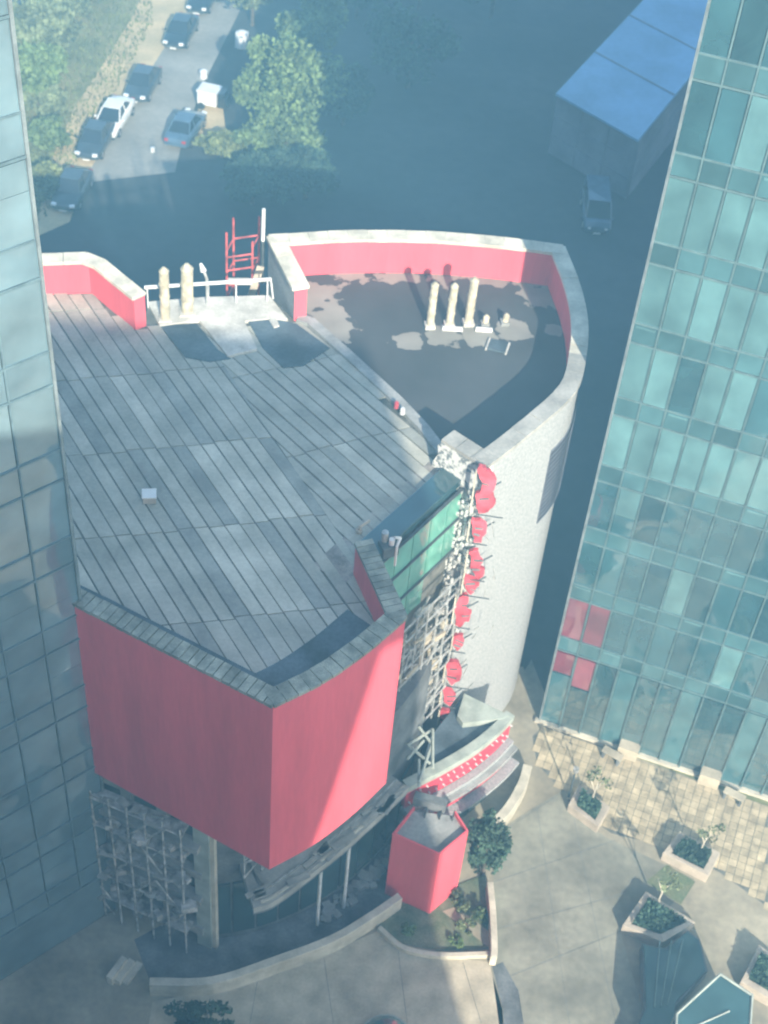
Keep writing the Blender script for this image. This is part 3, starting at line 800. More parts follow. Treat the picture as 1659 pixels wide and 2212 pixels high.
# ------------------------------------------------------------------ things on the roofs
def vent(px, top, z, r, h, label, bands=2, capm=None):
    g = at(*px, z)
    v = thing('vent_pipe', label, 'vent pipe', (g.x, g.y, z), 'vent pipes on the roofs')
    lean = Vector((0.03, 0.02))
    MB().tube((g.x, g.y, z-0.05), (g.x+lean.x, g.y+lean.y, z+h), r, 16, r*0.97).obj('shaft', M['pipe'], v, smooth=False)
    for k in range(bands):
        zz_ = z+h*(k+1)/(bands+1)
        MB().tube((g.x+lean.x*.5, g.y+lean.y*.5, zz_-0.03), (g.x+lean.x*.5, g.y+lean.y*.5, zz_+0.03), r*1.10, 16).obj('band', M['pipe'], v)
    MB().tube((g.x+lean.x, g.y+lean.y, z+h), (g.x+lean.x, g.y+lean.y, z+h+r*0.9), r*1.08, 16, r*0.35).obj('cowl', capm or M['pipe'], v)
    piece('base_block', M['slabwhite'] if h > 1 else M['concrete'], v, (g.x, g.y, z+0.06), (r*2.6, r*2.6, 0.18), 0.2)
    return v
vent((928, 706), None, ZR2, 0.155, 2.05, 'leftmost of the three tall buff vent pipes on the dark roof')
vent((970, 704), None, ZR2, 0.155, 1.95, 'middle one of the three tall buff vent pipes on the dark roof')
vent((1011, 700), None, ZR2, 0.17, 2.15, 'rightmost of the three tall buff vent pipes on the dark roof')
vent((1047, 702), None, ZR2, 0.13, 0.38, 'short stubby vent beside the tall pipes on the dark roof', 0)
vent((1090, 699), None, ZR2, 0.13, 0.38, 'short stubby vent farthest right on the dark roof', 0)
vent((357, 692), None, ZR, 0.19, 2.35, 'narrower of two thick buff vent pipes by the gap in the back parapet', 3)
vent((405, 677), None, ZR, 0.24, 2.15, 'thicker of two buff vent pipes by the gap in the back parapet', 2)
g = at(448, 660, ZR)
v = thing('vent_pipe', 'thin bent grey pipe beside the two thick vents', 'vent pipe', (g.x, g.y, ZR), 'vent pipes on the roofs')
MB().path([(g.x, g.y, ZR), (g.x, g.y, ZR+1.3), (g.x-0.12, g.y, ZR+1.7)], 0.06, 8).obj('shaft', M['greysteel'], v)
MB().tube((g.x-0.12, g.y, ZR+1.65), (g.x-0.25, g.y+0.1, ZR+1.95), 0.13, 10, 0.05).obj('hood', M['whitesteel'], v)
for (px, w, lab) in (((977, 713), 0.82, 'longer flat white slab lying before the tall vent pipes'), ((1045, 715), 0.68, 'shorter flat white slab lying before the stubby vents')):
    g = at(*px, ZR2)
    o = MB().box((g.x, g.y, ZR2+0.07), (w, 0.16, 0.14), R_(3)).obj('roof_slab', M['carwhite'], bevel=0.01)
    tag(o, lab, 'slab')
g = at(323, 1080, ZR)
o = thing('roof_box', 'small pale box with a pink side standing on the grey roof strips', 'box', (g.x, g.y, ZR))
MB().box((g.x, g.y, ZR+0.14), (0.45, 0.4, 0.3), R_(10)).obj('case', M['pinkstone'], o, bevel=0.02)
MB().box((g.x, g.y, ZR+0.31), (0.5, 0.46, 0.04), R_(10)).obj('lid', M['carwhite'], o)
for (px, mt, lab) in (((856, 880), 'redlet', 'small red can on the kerb between the two roofs'), ((869, 893), 'whitesteel', 'small white can on the kerb between the two roofs')):
    g = at(*px, ZR+0.1)
    o = MB().tube((g.x, g.y, ZR+0.09), (g.x, g.y, ZR+0.34), 0.10, 10, 0.085).tube((g.x, g.y, ZR+0.34), (g.x, g.y, ZR+0.37), 0.06, 10).obj('can', M[mt]); tag(o, lab, 'can')
# hatch frame painted on dark roof
g = at(1075, 750, ZR2)
o = thing('roof_hatch', 'low square hatch with a pale rim on the dark roof', 'hatch', (g.x, g.y, ZR2))
MB().box((g.x, g.y, ZR2+0.05), (0.72, 0.62, 0.1), R_(-12)).obj('lid', M['darkfelt'], o, bevel=0.01)
for dx, dy, sx_, sy_ in ((-0.4, 0, 0.07, 0.7), (0.4, 0, 0.07, 0.7)):
    mm = Matrix.Rotation(R_(-12), 2); d = mm @ Vector((dx, dy))
    piece('rim', M['slabwhite'], o, (g.x+d.x, g.y+d.y, ZR2+0.04), (sx_, sy_, 0.1), R_(-12))
# white rail across the gap
ra, rb = at(312, 621, ZR+1.0), at(586, 603, ZR+1.15)
o = thing('guard_rail', 'white steel guard rail across the gap in the back parapet', 'rail', (ra.x, ra.y, ZR))
MB().tube(ra, rb, 0.075, 8).obj('top_rail', M['whitesteel'], o)
for u in (0.02, 0.3, 0.5, 0.72, 0.97):
    p = ra.lerp(rb, u); MB().tube((p.x, p.y, ZR), p, 0.03, 6).obj('post', M['whitesteel'], o)
p, q_ = at(585, 603, ZR+1.15), at(590, 645, ZR+0.2)
MB().tube(p, q_, 0.035, 6).obj('brace', M['whitesteel'], o)
# red ladder tower and mast behind the gap
o = thing('access_ladder', 'red steel access ladder tower rising behind the gap in the parapet', 'ladder', at(520, 600, ZR-2).to_tuple())
lb = at(490, 600, ZR); rb_ = at(545, 592, ZR)
def seg(a, za, b, zb, r, nm, mt): 
    return MB().tube((a.x, a.y, za), (b.x, b.y, zb), r, 6).obj(nm, mt, o)
back = Vector((0.15, 0.9))
L1 = lb.to_2d(); L2 = rb_.to_2d(); L3 = L1+back; L4 = L2+back
for p, zt in ((L1, ZR+2.2), (L2, ZR+1.6), (L3, ZR+2.3), (L4, ZR+2.2)): seg(p, ZR-4, p, zt, 0.05, 'stile', M['rust'])
for z in (ZR-1.2, ZR-0.4, ZR+0.35, ZR+1.0): 
    seg(L1, z, L2, z, 0.04, 'rung', M['rust'])
for z in (ZR-1.0, ZR+0.2, ZR+1.3):
    seg(L3, z, L4, z, 0.04, 'rung', M['rust']); seg(L1, z, L3, z, 0.035, 'rung', M['rust']); seg(L2, z, L4, z, 0.035, 'rung', M['rust'])
c = (L1+L2)/2; piece('platform', M['slabwhite'], o, (c.x, c.y+0.1, ZR-0.35), (1.0, 0.35, 0.08), R_(8))
c = L2+Vector((0.15, -0.1)); piece('plate', M['pinkstone'], o, (c.x, c.y, ZR-0.3), (0.3, 0.08, 1.6), R_(8), tilt=(R_(0), R_(14), R_(8)))
g = at(567, 590, ZR)
o = thing('mast', 'white pole with a dark foot at the corner of the back parapet', 'pole', (g.x, g.y, ZR))
MB().tube((g.x, g.y, ZR-0.5), (g.x, g.y, ZR+1.6), 0.06, 8).obj('foot', M['darksteel'], o)
MB().tube((g.x, g.y, ZR+1.6), (g.x+0.02, g.y, ZR+3.1), 0.075, 8).obj('shaft', M['whitesteel'], o)
# plant by the skylight
g = at(838, 1190, ZR)
o = thing('roof_plant', 'cluster of grey ducts and a white frame at the end of the skylight', 'roof plant', (g.x, g.y, ZR))
MB().box((g.x, g.y, ZR+0.15), (0.6, 0.5, 0.5), 0.5).obj('casing', M['darksteel'], o, bevel=0.03)
MB().tube((g.x-0.15, g.y+0.1, ZR+0.4), (g.x-0.15, g.y+0.1, ZR+0.8), 0.12, 10).obj('duct', M['greysteel'], o)
MB().tube((g.x+0.1, g.y-0.05, ZR+0.4), (g.x+0.1, g.y-0.05, ZR+0.65), 0.1, 10).obj('duct', M['whitesteel'], o)
h = at(857, 1182, ZR+0.4)
MB().path([(h.x, h.y, ZR-0.5), (h.x, h.y, ZR+0.45), (h.x+0.1, h.y+0.25, ZR+0.6), (h.x-0.1, h.y+0.1, ZR+0.75)], 0.05, 6).obj('frame', M['whitesteel'], o)
g = at(775, 1150, ZR); h = at(797, 1126, ZR+0.2)
o = MB().path([(g.x, g.y, ZR+0.06), (g.x, g.y, ZR+0.25), (h.x, h.y, ZR+0.25)], 0.06, 8).tube((g.x, g.y, ZR), (g.x, g.y, ZR+0.15), 0.12, 8).obj('pipe_stub', M['pinkstone'])
tag(o, 'short pale bent pipe beyond the red parapet end', 'pipe')

# ------------------------------------------------------------------ glass towers
def tower(name, label, corner, az_face, az_side, width, depth, H, fl, colw, z0, nview, mats, ground=4.2, visrows=None, rnd=None, spanh=0.85):
    d, s = dirv(az_face), dirv(az_side)
    jm = M['jointL'] if mats[0] is M['tealL'] else M['mullion']
    nrm = Vector((d.y, -d.x))
    if nrm.y > 0: nrm = -nrm
    t = thing(name, label, 'tower', (corner.x, corner.y, 0))
    poly = [corner-nrm*0.15, corner-nrm*0.15+d*width, corner-nrm*0.15+d*width+s*depth, corner-nrm*0.15+s*depth]
    MB().prism([tuple(p) for p in poly], 0, H).obj('core', jm, t)
    az = math.atan2(d.y, d.x)
    nf = int((H-ground)/fl)
    R = random.Random(rnd)
    for j in range(nf):
        zb = ground+j*fl
        if visrows and not (visrows[0] <= j <= visrows[1]):
            # the storeys out of the picture keep their bands, whole
            p = corner+d*(width/2)
            piece('window_band', mats[0], t, (p.x, p.y, zb+spanh+(fl-spanh)/2), (width, 0.1, fl-spanh-0.08), az)
            piece('spandrel_band', mats[2], t, (p.x, p.y, zb+spanh/2), (width, 0.14, spanh-0.06), az)
            continue
        lit_row = R.random()
        for i in range(nview):
            p = corner+d*(colw*(i+0.5))
            reflect_bay = mats[1] is M['blind'] and (i, j) in ((0, 0), (1, 0))
            m_ = M['redreflect'] if reflect_bay else mats[1] if R.random() < (0.85 if lit_row > 0.72 else 0.16) else mats[0]
            hh = fl-spanh-0.08
            if m_ is mats[1] and R.random() < 0.3 and lit_row <= 0.72:
                cut = R.uniform(0.3, 0.7)*hh
                piece('pane', mats[1], t, (p.x, p.y, zb+spanh+hh-cut/2), (colw-0.10, 0.08, cut-0.03), az)
                piece('pane', mats[0], t, (p.x, p.y, zb+spanh+(hh-cut)/2), (colw-0.10, 0.08, hh-cut), az)
            else:
                piece('pane', m_, t, (p.x, p.y, zb+spanh+hh/2), (colw-0.10, 0.08, hh), az)
            if name == 'glass_tower' and mats[1] is M['blind'] and R.random() < 0.22:
                piece('head_rail', M['blind'], t, (p.x+nrm.x*0.05, p.y+nrm.y*0.05, zb+spanh-0.16), (colw-0.22, 0.06, 0.07), az)
            piece('spandrel', mats[2], t, (p.x, p.y, zb+spanh*0.5), (colw-0.08, 0.1, spanh-0.10), az)
        if nview*colw < width:
            p = corner+d*((nview*colw+width)/2)
            piece('window_band', mats[0], t, (p.x, p.y, zb+spanh+(fl-spanh)/2), (width-nview*colw, 0.1, fl-spanh-0.08), az)
            piece('spandrel_band', mats[2], t, (p.x, p.y, zb+spanh/2), (width-nview*colw, 0.14, spanh-0.06), az)
    for j in range(nf+1):
        zb = ground+j*fl
        p = corner+d*(width/2)+nrm*0.03
        piece('transom', jm, t, (p.x, p.y, zb), (width, 0.12, 0.07), az)
        piece('transom', jm, t, (p.x, p.y, zb+spanh), (width, 0.12, 0.06), az)
    for i in range(1, nview+1):
        p = corner+d*(colw*i)+nrm*0.02
        piece('mullion', jm, t, (p.x, p.y, ground+nf*fl/2), (0.06, 0.13, nf*fl), az)
    p = corner+nrm*0.04
    MB().box((p.x, p.y, H/2), (0.09, 0.16, H), az).obj('corner_trim', M['edge'], t)
    return t, d, s, nrm, az
RC = at(1166, 1556).to_2d()
tR, dR, sR, nR, azR = tower('glass_tower', 'tall teal glass office tower at the right with drawn blinds in some panes', RC, -16.5, 62.0, 40, 26, 53, 3.35, 0.92, 0, 13,
      (M['teal'], M['blind'], M['spandrel']), ground=5.2, visrows=(0, 9), rnd=21)
# ground storey of the right tower
for i in range(13):
    p = RC+dR*(0.92*(i+0.5))
    zt = 5.1
    if i in (4, 8):
        piece('stone_pier', M['beige'], tR, (p.x+nR.x*0.25, p.y+nR.y*0.25, 0.35), (0.9, 0.6, 0.7), azR)
    if i in (0, 1):
        piece('pane', M['redreflect'], tR, (p.x, p.y, 4.35-0.3*i), (0.82, 0.08, 1.3+0.6*i), azR)
        zz_ = 3.65-0.6*i
        piece('pane', M['teal'], tR, (p.x, p.y, zz_/2), (0.82, 0.08, zz_-0.1), azR)
    else:
        piece('pane', M['teal'] if i % 3 else M['spandrel'], tR, (p.x, p.y, zt/2), (0.82, 0.08, zt-0.1), azR)
    piece('fin', M['mullion'], tR, (p.x+dR.x*0.46+nR.x*0.05, p.y+dR.y*0.46+nR.y*0.05, zt/2), (0.07, 0.16, zt), azR)
p = RC+dR*20
piece('ground_glazing', M['teal'], tR, (RC.x+dR.x*26, RC.y+dR.y*26, 2.55), (28, 0.1, 5.0), azR)
p = RC+dR*6+nR*0.12
piece('kerb', M['palestone'], tR, (p.x, p.y, 0.08), (12.4, 0.22, 0.16), azR)
LC = at(250, 1962).to_2d()
tL, dL, sL, nL, azL = tower('glass_tower', 'pale teal glass tower at the left edge, dark towards its foot', LC, -137.0, 133.0, 24, 18, 53, 3.5, 1.35, 0, 7,
      (M['tealL'], M['tealL'], M['spandL']), ground=3.0, visrows=(0, 11), rnd=4, spanh=1.15)
piece('ground_glazing', M['spandL'], tL, (LC.x+dL.x*12, LC.y+dL.y*12, 1.5), (24, 0.1, 2.8), azL)

# added unseen block shading the red front; its slot lets a sun strip through
sun2 = Vector((sd.x, sd.y)).normalized()
def back_to(pt, y):
    return pt + sun2*((y-pt.y)/sun2.y)
yo = -8.0
xr = back_to(at(952, 1850, 4.3).to_2d(), yo).x
tanE = math.tan(R_(SUN_EL))
ys = 42.5
htop = ZP + (ys-yo)/(-sun2.y)*tanE
ob = thing('shade_block', 'unseen grey block added on the sun side to shade the plaza front', 'building', (0, yo-2, 0))
s0 = back_to(at(812, 1388, ZP).to_2d(), yo).x; s1 = back_to(at(876, 1332, ZP).to_2d(), yo).x
zlo = ZS-2 + (30-yo)/(-sun2.y)*tanE; zhi = ZP-0.9+(29.6-yo)/(-sun2.y)*tanE
dep = Vector((sun2.x, sun2.y))*2.0
def slab(x0, x1, z0, z1, nm='wall_panel'):
    p = [(x0, yo), (x1, yo), (x1+dep.x, yo+dep.y), (x0+dep.x, yo+dep.y)]
    return MB().prism(p, z0, z1).obj(nm, M['office'], ob)  # part of the added, unseen shading block
SL = 2.1
slab(-60, s0-SL, 0, htop)
slab(s1+0.1, xr, 0, htop)
slab(s0-SL, s1+0.1, 0, zlo)
slab(s0-SL, s1+0.1, zhi+1.2, htop)
# added mask narrows the slot upwards, slanting the sun strip on the wall
b = MB(); n_ = 4
tri = [(s0-SL, zlo), (s0+0.55, zhi+1.2), (s0-SL, zhi+1.2)]
vs = [(x, yo+0.0, z) for x, z in tri]+[(x, yo-0.15, z) for x, z in tri]
b.quadfaces(vs, [(0, 1, 2), (5, 4, 3), (0, 3, 4, 1), (1, 4, 5, 2), (2, 5, 3, 0)]); b.obj('slot_mask', M['office'], ob)

# ------------------------------------------------------------------ shed with the blue roof, top right
zs = 4.5
c_ = at(1380, 300, zs).to_2d(); a_ = at(1205, 200, zs).to_2d()
e1 = (a_-c_).normalized(); e2 = (at(1392, 0, zs).to_2d()-a_).normalized()
W_, D_ = (a_-c_).length, 34
sh = thing('shed', 'long shed with a plain blue sheet roof and grey panelled walls in the tower shadow', 'shed', (c_.x, c_.y, 0))
P4 = [c_, c_+e1*W_, c_+e1*W_+e2*D_, c_+e2*D_]
MB().prism([tuple(p) for p in P4], 0, zs-0.1).obj('wall', M['cladgrey'], sh)
ctr = sum(P4, Vector((0, 0)))/4
roofp = [p+(p-ctr).normalized()*0.25 for p in P4]
rf_o = MB().prism([tuple(p) for p in roofp], zs-0.1, zs+0.05).obj('roof', M['blue'], sh)
for k in range(1, 3):
    p = c_+e2*(6.4*k)+e1*(W_/2)
    piece('roof_seam', M['cladgrey'], rf_o, (p.x, p.y, zs+0.06), (W_, 0.12, 0.05), math.atan2(e1.y, e1.x))
aw = math.atan2(e1.y, e1.x)
e1n = Vector((e1.y, -e1.x)); e1n = e1n if e1n.y < 0 else -e1n
for j in range(3):
    for i in range(3):
        p = c_+e1*(W_*(i+0.5)/3)+e1n*0.03
        piece('wall_panel', M['cladgrey'], sh, (p.x, p.y, 0.75+j*1.42), (W_/3-0.10, 0.06, 1.32), aw)
aw2 = math.atan2(e2.y, e2.x); e2n = Vector((e2.y, -e2.x)); e2n = e2n if e2n.x > 0 else -e2n
for j in range(3):
    for i in range(6):
        p = c_+e2*(2.2*(i+0.5))+e2n*0.03
        piece('wall_panel', M['cladgrey'], sh, (p.x, p.y, 0.75+j*1.42), (2.1, 0.06, 1.32), aw2)

# ------------------------------------------------------------------ red kiosk
zk = 4.5
k0, k1, k2 = at(848, 1800, zk).to_2d(), at(950, 1846, zk).to_2d(), at(1012, 1794, zk).to_2d()
k3 = at(985, 1752, zk).to_2d(); k4 = at(893, 1742, zk).to_2d()
kc = (k0+k2)/2
ko = thing('kiosk', 'tall narrow red kiosk with a grey flat top on the planted island', 'kiosk', (kc.x, kc.y, 0))
kp = [k0, k1, k2, k3, k4]
MB().prism([tuple(p) for p in kp], 0.0, zk-0.35).obj('body', M['red'], ko)
MB().wall([k4, k0, k1, k2, k3, k4][:-1], zk-0.35, zk, 0.07, 0, 0).obj('parapet', M['red'], ko)
MB().prism([tuple(p) for p in offset(kp, 0.08)], zk-0.36, zk-0.22).obj('roof', M['concrete'], ko)
p = (k4+k3)/2
piece('roof_box', M['darkconc'], ko, (p.x-0.2, p.y+0.25, zk+0.05), (1.3, 0.35, 0.5), R_(-12))
for i, u in enumerate((0.3, 0.65, 0.95)):
    q = k4.lerp(k3, u)
    piece('roof_clip', M['darksteel'], ko, (q.x, q.y-0.15, zk-0.12), (0.05, 0.4, 0.16), R_(-12))

# ------------------------------------------------------------------ low walls and planters on the plaza
def lowwall(px, h, th, mt, label, name='low_wall', top=None, sub=5, z=0.0):
    pts = smoothline(ats(px, h), sub)
    o = MB().wall(pts, z, h, th, 0, 0).obj(name, mt, bevel=0.02)
    return tag(o, label, 'wall')
lowwall([(322, 2128), (460, 2125), (600, 2080), (720, 2035), (805, 1985), (870, 1940)], 0.9, 0.32, M['palestone'], 'long curved beige wall along the front of the terrace')
lowwall([(1052, 1905), (1058, 1970), (1061, 2040), (1060, 2066)], 0.7, 0.26, M['palestone'], 'straight low wall on the right side of the kiosk island')
lowwall([(815, 2005), (870, 2050), (950, 2066), (1060, 2064)], 0.25, 0.2, M['palestone'], 'low curved kerb in front of the kiosk island')
lowwall([(1078, 1782), (1110, 1745), (1138, 1695), (1150, 1655)], 0.8, 0.4, M['palestone'], 'pale curved wall of the ramp beside the red canopy')
isl = [at(*p).to_2d() for p in [(815, 1995), (860, 1960), (1048, 1890), (1058, 1970), (1055, 2050), (950, 2055), (870, 2040)]]
sheet('planted_island', [tuple(p) for p in isl], 0.05, mat('sparse_planting', (0.17, 0.18, 0.12), 0.95, 0.25, 1.4, col2=(0.09, 0.12, 0.07), bump=0.5))
sheet('island_path', [at(*p) for p in [(955, 1970), (985, 1960), (1058, 2015), (1055, 2048)]], 0.062, M['plaza'])
def leaves(n, boxfn, size, rnd, flat=0.6):
    R = random.Random(rnd); b = MB(); v = b.v; f = b.f
    for k in range(n):
        p = boxfn(R)
        s = size*R.uniform(0.6, 1.4)
        nx = Vector((R.gauss(0, 1), R.gauss(0, 1), R.gauss(0, 1)*flat+0.6)).normalized()
        a = nx.orthogonal().normalized()
        a = (Matrix.Rotation(R.uniform(0, 6.28), 3, nx) @ a)
        c = nx.cross(a)
        i = len(v)
        v += [tuple(p-a*s*0.55), tuple(p+c*s*0.32), tuple(p+a*s*0.55), tuple(p-c*s*0.32)]
        f.append((i, i+1, i+2, i+3)); b.m.append(0)
    return b
def crown_fn(c, rx, ry, rz, clumps, rnd, cr=0.42):
    R = random.Random(rnd)
    cl = []
    for k in range(clumps):
        while True:
            q = Vector((R.uniform(-1, 1), R.uniform(-1, 1), R.uniform(-1, 1)))
            if 0.25 < q.length < 1: break
        q = q.normalized()*(0.45+0.5*R.random())
        cl.append((Vector((c[0]+q.x*rx, c[1]+q.y*ry, c[2]+q.z*rz)), R.uniform(0.55, 1.25)*cr))
    def fn(R2):
        q, s = R2.choice(cl)
        d = Vector((R2.gauss(0, 1), R2.gauss(0, 1), R2.gauss(0, 1))).normalized()*(R2.random()**0.4)
        return q+Vector((d.x*rx*s, d.y*ry*s, d.z*rz*s))
    return fn, cl
def tree(px, h, rx, ry, rz, label, leaf='leaf_a', n=5000, size=0.32, rnd=1, name='tree', cat='tree', clumps=22, group=None, g=None, trunk=0.16):
    g = at(*px) if g is None else g
    t = thing(name, label, cat, (g.x, g.y, 0), group)
    cz = h-rz
    fn, cl = crown_fn((g.x, g.y, cz), rx, ry, rz, clumps, rnd)
    b = MB()
    b.tube((g.x, g.y, -0.05), (g.x+0.05, g.y, max(0.3, cz)), trunk, 8, trunk*0.5)
    for q, s in cl[:9]:
        st = Vector((g.x, g.y, max(0.2, cz-rz*0.5)))
        b.tube(st, st.lerp(q, 0.9), trunk*0.4, 5, trunk*0.12)
    b.obj('trunk', M['bark'], t)
    leaves(n, fn, size, rnd+50).obj('crown', M[leaf], t)
    return t
def planter(px4, h, label, hedge=True, th=0.22, n=900, leaf='leaf_c', pole=None, mt='pinkstone'):
    P = [at(*p, h).to_2d() for p in px4]
    n_ = len(P)
    ar = sum(P[i].x*P[(i+1) % n_].y-P[(i+1) % n_].x*P[i].y for i in range(n_))
    if ar < 0: P = P[::-1]
    c = sum(P, Vector((0, 0)))/n_
    t = thing('planter', label, 'planter', (c.x, c.y, 0), 'stone planters on the plaza')
    inner = [p+(c-p).normalized()*th*1.6 for p in P]
    for i in range(n_):
        j = (i+1) % n_
        MB().prism([tuple(P[i]), tuple(P[j]), tuple(inner[j]), tuple(inner[i])], 0, h+0.002*i).obj('side', M[mt], t, bevel=0.015)
    MB().prism([tuple(p) for p in inner], 0, h-0.12).obj('soil', M['soil'], t)
    if hedge:
        def fn(R):
            a = R.random(); i = R.randrange(n_); u, v_ = R.random(), R.random()
            q = c.lerp(inner[i].lerp(inner[(i+1) % n_], u), math.sqrt(v_)*0.95)
            return Vector((q.x, q.y, h-0.1+R.random()*0.35))
        leaves(n, fn, 0.16, len(label)).obj('hedge', M[leaf], t)
    if pole:
        g = at(*pole, h)
        o = MB().tube((g.x, g.y, 0.2), (g.x+0.05, g.y, h+1.3), 0.045, 8, 0.03)
        o.tube((g.x, g.y, h+0.6), (g.x+0.3, g.y+0.1, h+1.35), 0.02, 5).tube((g.x, g.y, h+0.7), (g.x-0.28, g.y+0.15, h+1.4), 0.02, 5)
        ob_ = o.obj('sapling_stem', M['palestone'], t)
        fn, cl = crown_fn((g.x+0.05, g.y, h+1.7), 0.55, 0.55, 0.5, 7, int(g.x*10))
        leaves(150, fn, 0.14, int(g.x*7)).obj('sapling_leaves', M['leaf_b'], t)
    return t
planter([(1228, 1738), (1292, 1786), (1318, 1742), (1250, 1694)], 0.5, 'stone planter nearest the red canopy with a clipped hedge', pole=(1278, 1728))
planter([(1432, 1842), (1530, 1892), (1556, 1842), (1468, 1795)], 0.55, 'stone planter in the middle of the buff tiles with a dark hedge', pole=(1512, 1838), n=1400)
planter([(1345, 1998), (1432, 2035), (1502, 1992), (1395, 1925)], 0.55, 'large stone planter beside the worn lawn, dark shrubs spilling over its front', pole=(1422, 1945), n=1500)
planter([(1600, 2120), (1668, 2160), (1700, 2090), (1640, 2040)], 0.6, 'stone planter cut off by the right edge of the picture', n=900)
# dark glazed cover over the ramp below the third planter
rc = [at(*p, 0.7).to_2d() for p in [(1388, 2036), (1440, 2046), (1486, 2008), (1512, 2026), (1530, 2095), (1462, 2170), (1440, 2330), (1330, 2330), (1392, 2180)]]
cc = sum(rc, Vector((0, 0)))/len(rc)
t = thing('ramp_cover', 'dark glazed cover over a ramp between the large planter and the glass pavilion', 'ramp cover', (cc.x, cc.y, 0))
MB().prism([tuple(p) for p in rc], 0.01, 0.62).obj('upstand', M['darkconc'], t)
MB().prism([tuple(p+(cc-p).normalized()*0.12) for p in rc], 0.62, 0.70).obj('glass', M['darkglass'], t)
for u in (0.3, 0.5, 0.7):
    a = rc[0].lerp(rc[3], u); b = rc[8].lerp(rc[5], u)
    MB().tube((a.x, a.y, 0.72), (b.x, b.y, 0.72), 0.03, 6).obj('glazing_bar', M['mullion'], t)
# dark evergreen beside the kiosk
tree((1042, 1890), 4.6, 0.75, 0.75, 2.1, 'dark upright evergreen standing between the kiosk and the ramp wall', 'leaf_c', 3800, 0.17, 31, 'evergreen', 'tree', 24, trunk=0.1)
for i, (px, h, r, lf) in enumerate((((1000, 1950), 0.7, 0.5, 'leaf_b'), ((1035, 1985), 0.6, 0.45, 'leaf_a'), ((1010, 2005), 0.5, 0.4, 'leaf_b'), ((880, 2015), 0.4, 0.3, 'leaf_a'), ((985, 2035), 0.35, 0.3, 'leaf_a'))):
    tree(px, h, r, r, h*0.5, ['grey-green bush at the foot of the kiosk', 'green bush by the low straight wall', 'small grey-green bush beside the island path', 'tiny bush left of the kiosk corner', 'tiny bush in front of the island path'][i], lf, 500, 0.13, 80+i, 'bush', 'bush', 8, trunk=0.03)
# benches
def bench(px, az, label):
    g = at(*px); t = thing('bench', label, 'bench', (g.x, g.y, 0), 'plaza benches')
    a = R_(az); d = dirv(az); nn = Vector((-d.y, d.x))
    for k in (-1, 0, 1): piece('seat_slat', M['beige'], t, (g.x+nn.x*0.13*k, g.y+nn.y*0.13*k, 0.44), (0.95, 0.11, 0.05), a)
    for k in (-1, 1): piece('leg', M['darkconc'], t, (g.x+d.x*0.36*k, g.y+d.y*0.36*k, 0.21), (0.1, 0.38, 0.41), a)
bench((1320, 1640), -30, 'pale slatted bench by the glass tower foot near the canopy')
bench((1582, 1728), -28, 'pale slatted bench by the glass tower foot near the right edge')
# lamp post whose shadow falls over the tiles
g = at(1228, 1722)
t = thing('lamp_post', 'slim dark lamp post standing at the corner of the first planter', 'lamp post', (g.x, g.y, 0))
MB().tube((g.x, g.y, 0), (g.x, g.y, 1.9), 0.05, 8, 0.04).obj('post', M['darksteel'], t)
MB().tube((g.x, g.y, 1.9), (g.x, g.y, 2.15), 0.11, 10, 0.13).obj('lamp_head', M['greysteel'], t)
# glass pavilion bottom right
zp = 2.6
pv = [at(*p, zp).to_2d() for p in [(1462, 2190), (1556, 2104), (1625, 2150), (1612, 2330), (1455, 2330)]]
pc = sum(pv, Vector((0, 0)))/5
t = thing('glass_pavilion', 'green glass entrance pavilion with a pale frame at the lower right', 'pavilion', (pc.x, pc.y, 0))
MB().prism([tuple(p) for p in pv], zp-0.08, zp-0.02).obj('roof_glass', M['spandrel'], t)
for a, b in zip(pv, pv[1:]+pv[:1]):
    MB().tube((a.x, a.y, zp), (b.x, b.y, zp), 0.055, 6).obj('edge_rail', M['palegreen'], t)
    MB().tube((a.x, a.y, 0), (a.x, a.y, zp), 0.06, 6).obj('post', M['palegreen'], t)
    d = b-a; c = (a+b)/2
    piece('side_glass', M['teal'], t, (c.x, c.y, zp/2-0.05), (d.length-0.1, 0.03, zp-0.2), math.atan2(d.y, d.x))
for u in (0.33, 0.66):
    a = pv[0].lerp(pv[4], u); b = pv[1].lerp(pv[3], u*0.5+0.2)
    MB().tube((a.x, a.y, zp), (b.x, b.y, zp), 0.035, 6).obj('rafter', M['palegreen'], t)
# steps at the foot of the left tower, bins and paving edge
g = at(268, 2105)
t = thing('stone_steps', 'small pale stone steps at the foot of the left glass tower', 'steps', (g.x, g.y, 0))
for k in range(3): piece('step', M['palestone'], t, (g.x-0.25+k*0.28, g.y+0.02*k, 0.08+0.09*(2-k)), (0.26, 1.0, 0.16+0.18*(2-k)), R_(-25))
tree((430, 2235), 2.0, 1.3, 0.7, 0.8, 'dark low tree at the lower edge left of centre', 'leaf_c', 2200, 0.17, 71, 'tree', 'tree', 16)
g = at(835, 2238, 0.5)
t = thing('skylight_dome', 'pale blue glass skylight at the lower edge of the forecourt', 'skylight', (g.x, g.y, 0))
b = MB(); nseg = 20
for k in range(4):
    a0, a1 = k*0.38, (k+1)*0.38
    for i in range(nseg):
        t0, t1 = 6.2832*i/nseg, 6.2832*(i+1)/nseg
        rr_ = [0.95*math.cos(a) for a in (a0, a1)]; zz2 = [0.2+0.45*math.sin(a) for a in (a0, a1)]
        b.quadfaces([(g.x+rr_[0]*math.cos(t0), g.y+rr_[0]*math.sin(t0), zz2[0]), (g.x+rr_[0]*math.cos(t1), g.y+rr_[0]*math.sin(t1), zz2[0]), (g.x+rr_[1]*math.cos(t1), g.y+rr_[1]*math.sin(t1), zz2[1]), (g.x+rr_[1]*math.cos(t0), g.y+rr_[1]*math.sin(t0), zz2[1])], [(0, 1, 2, 3)])
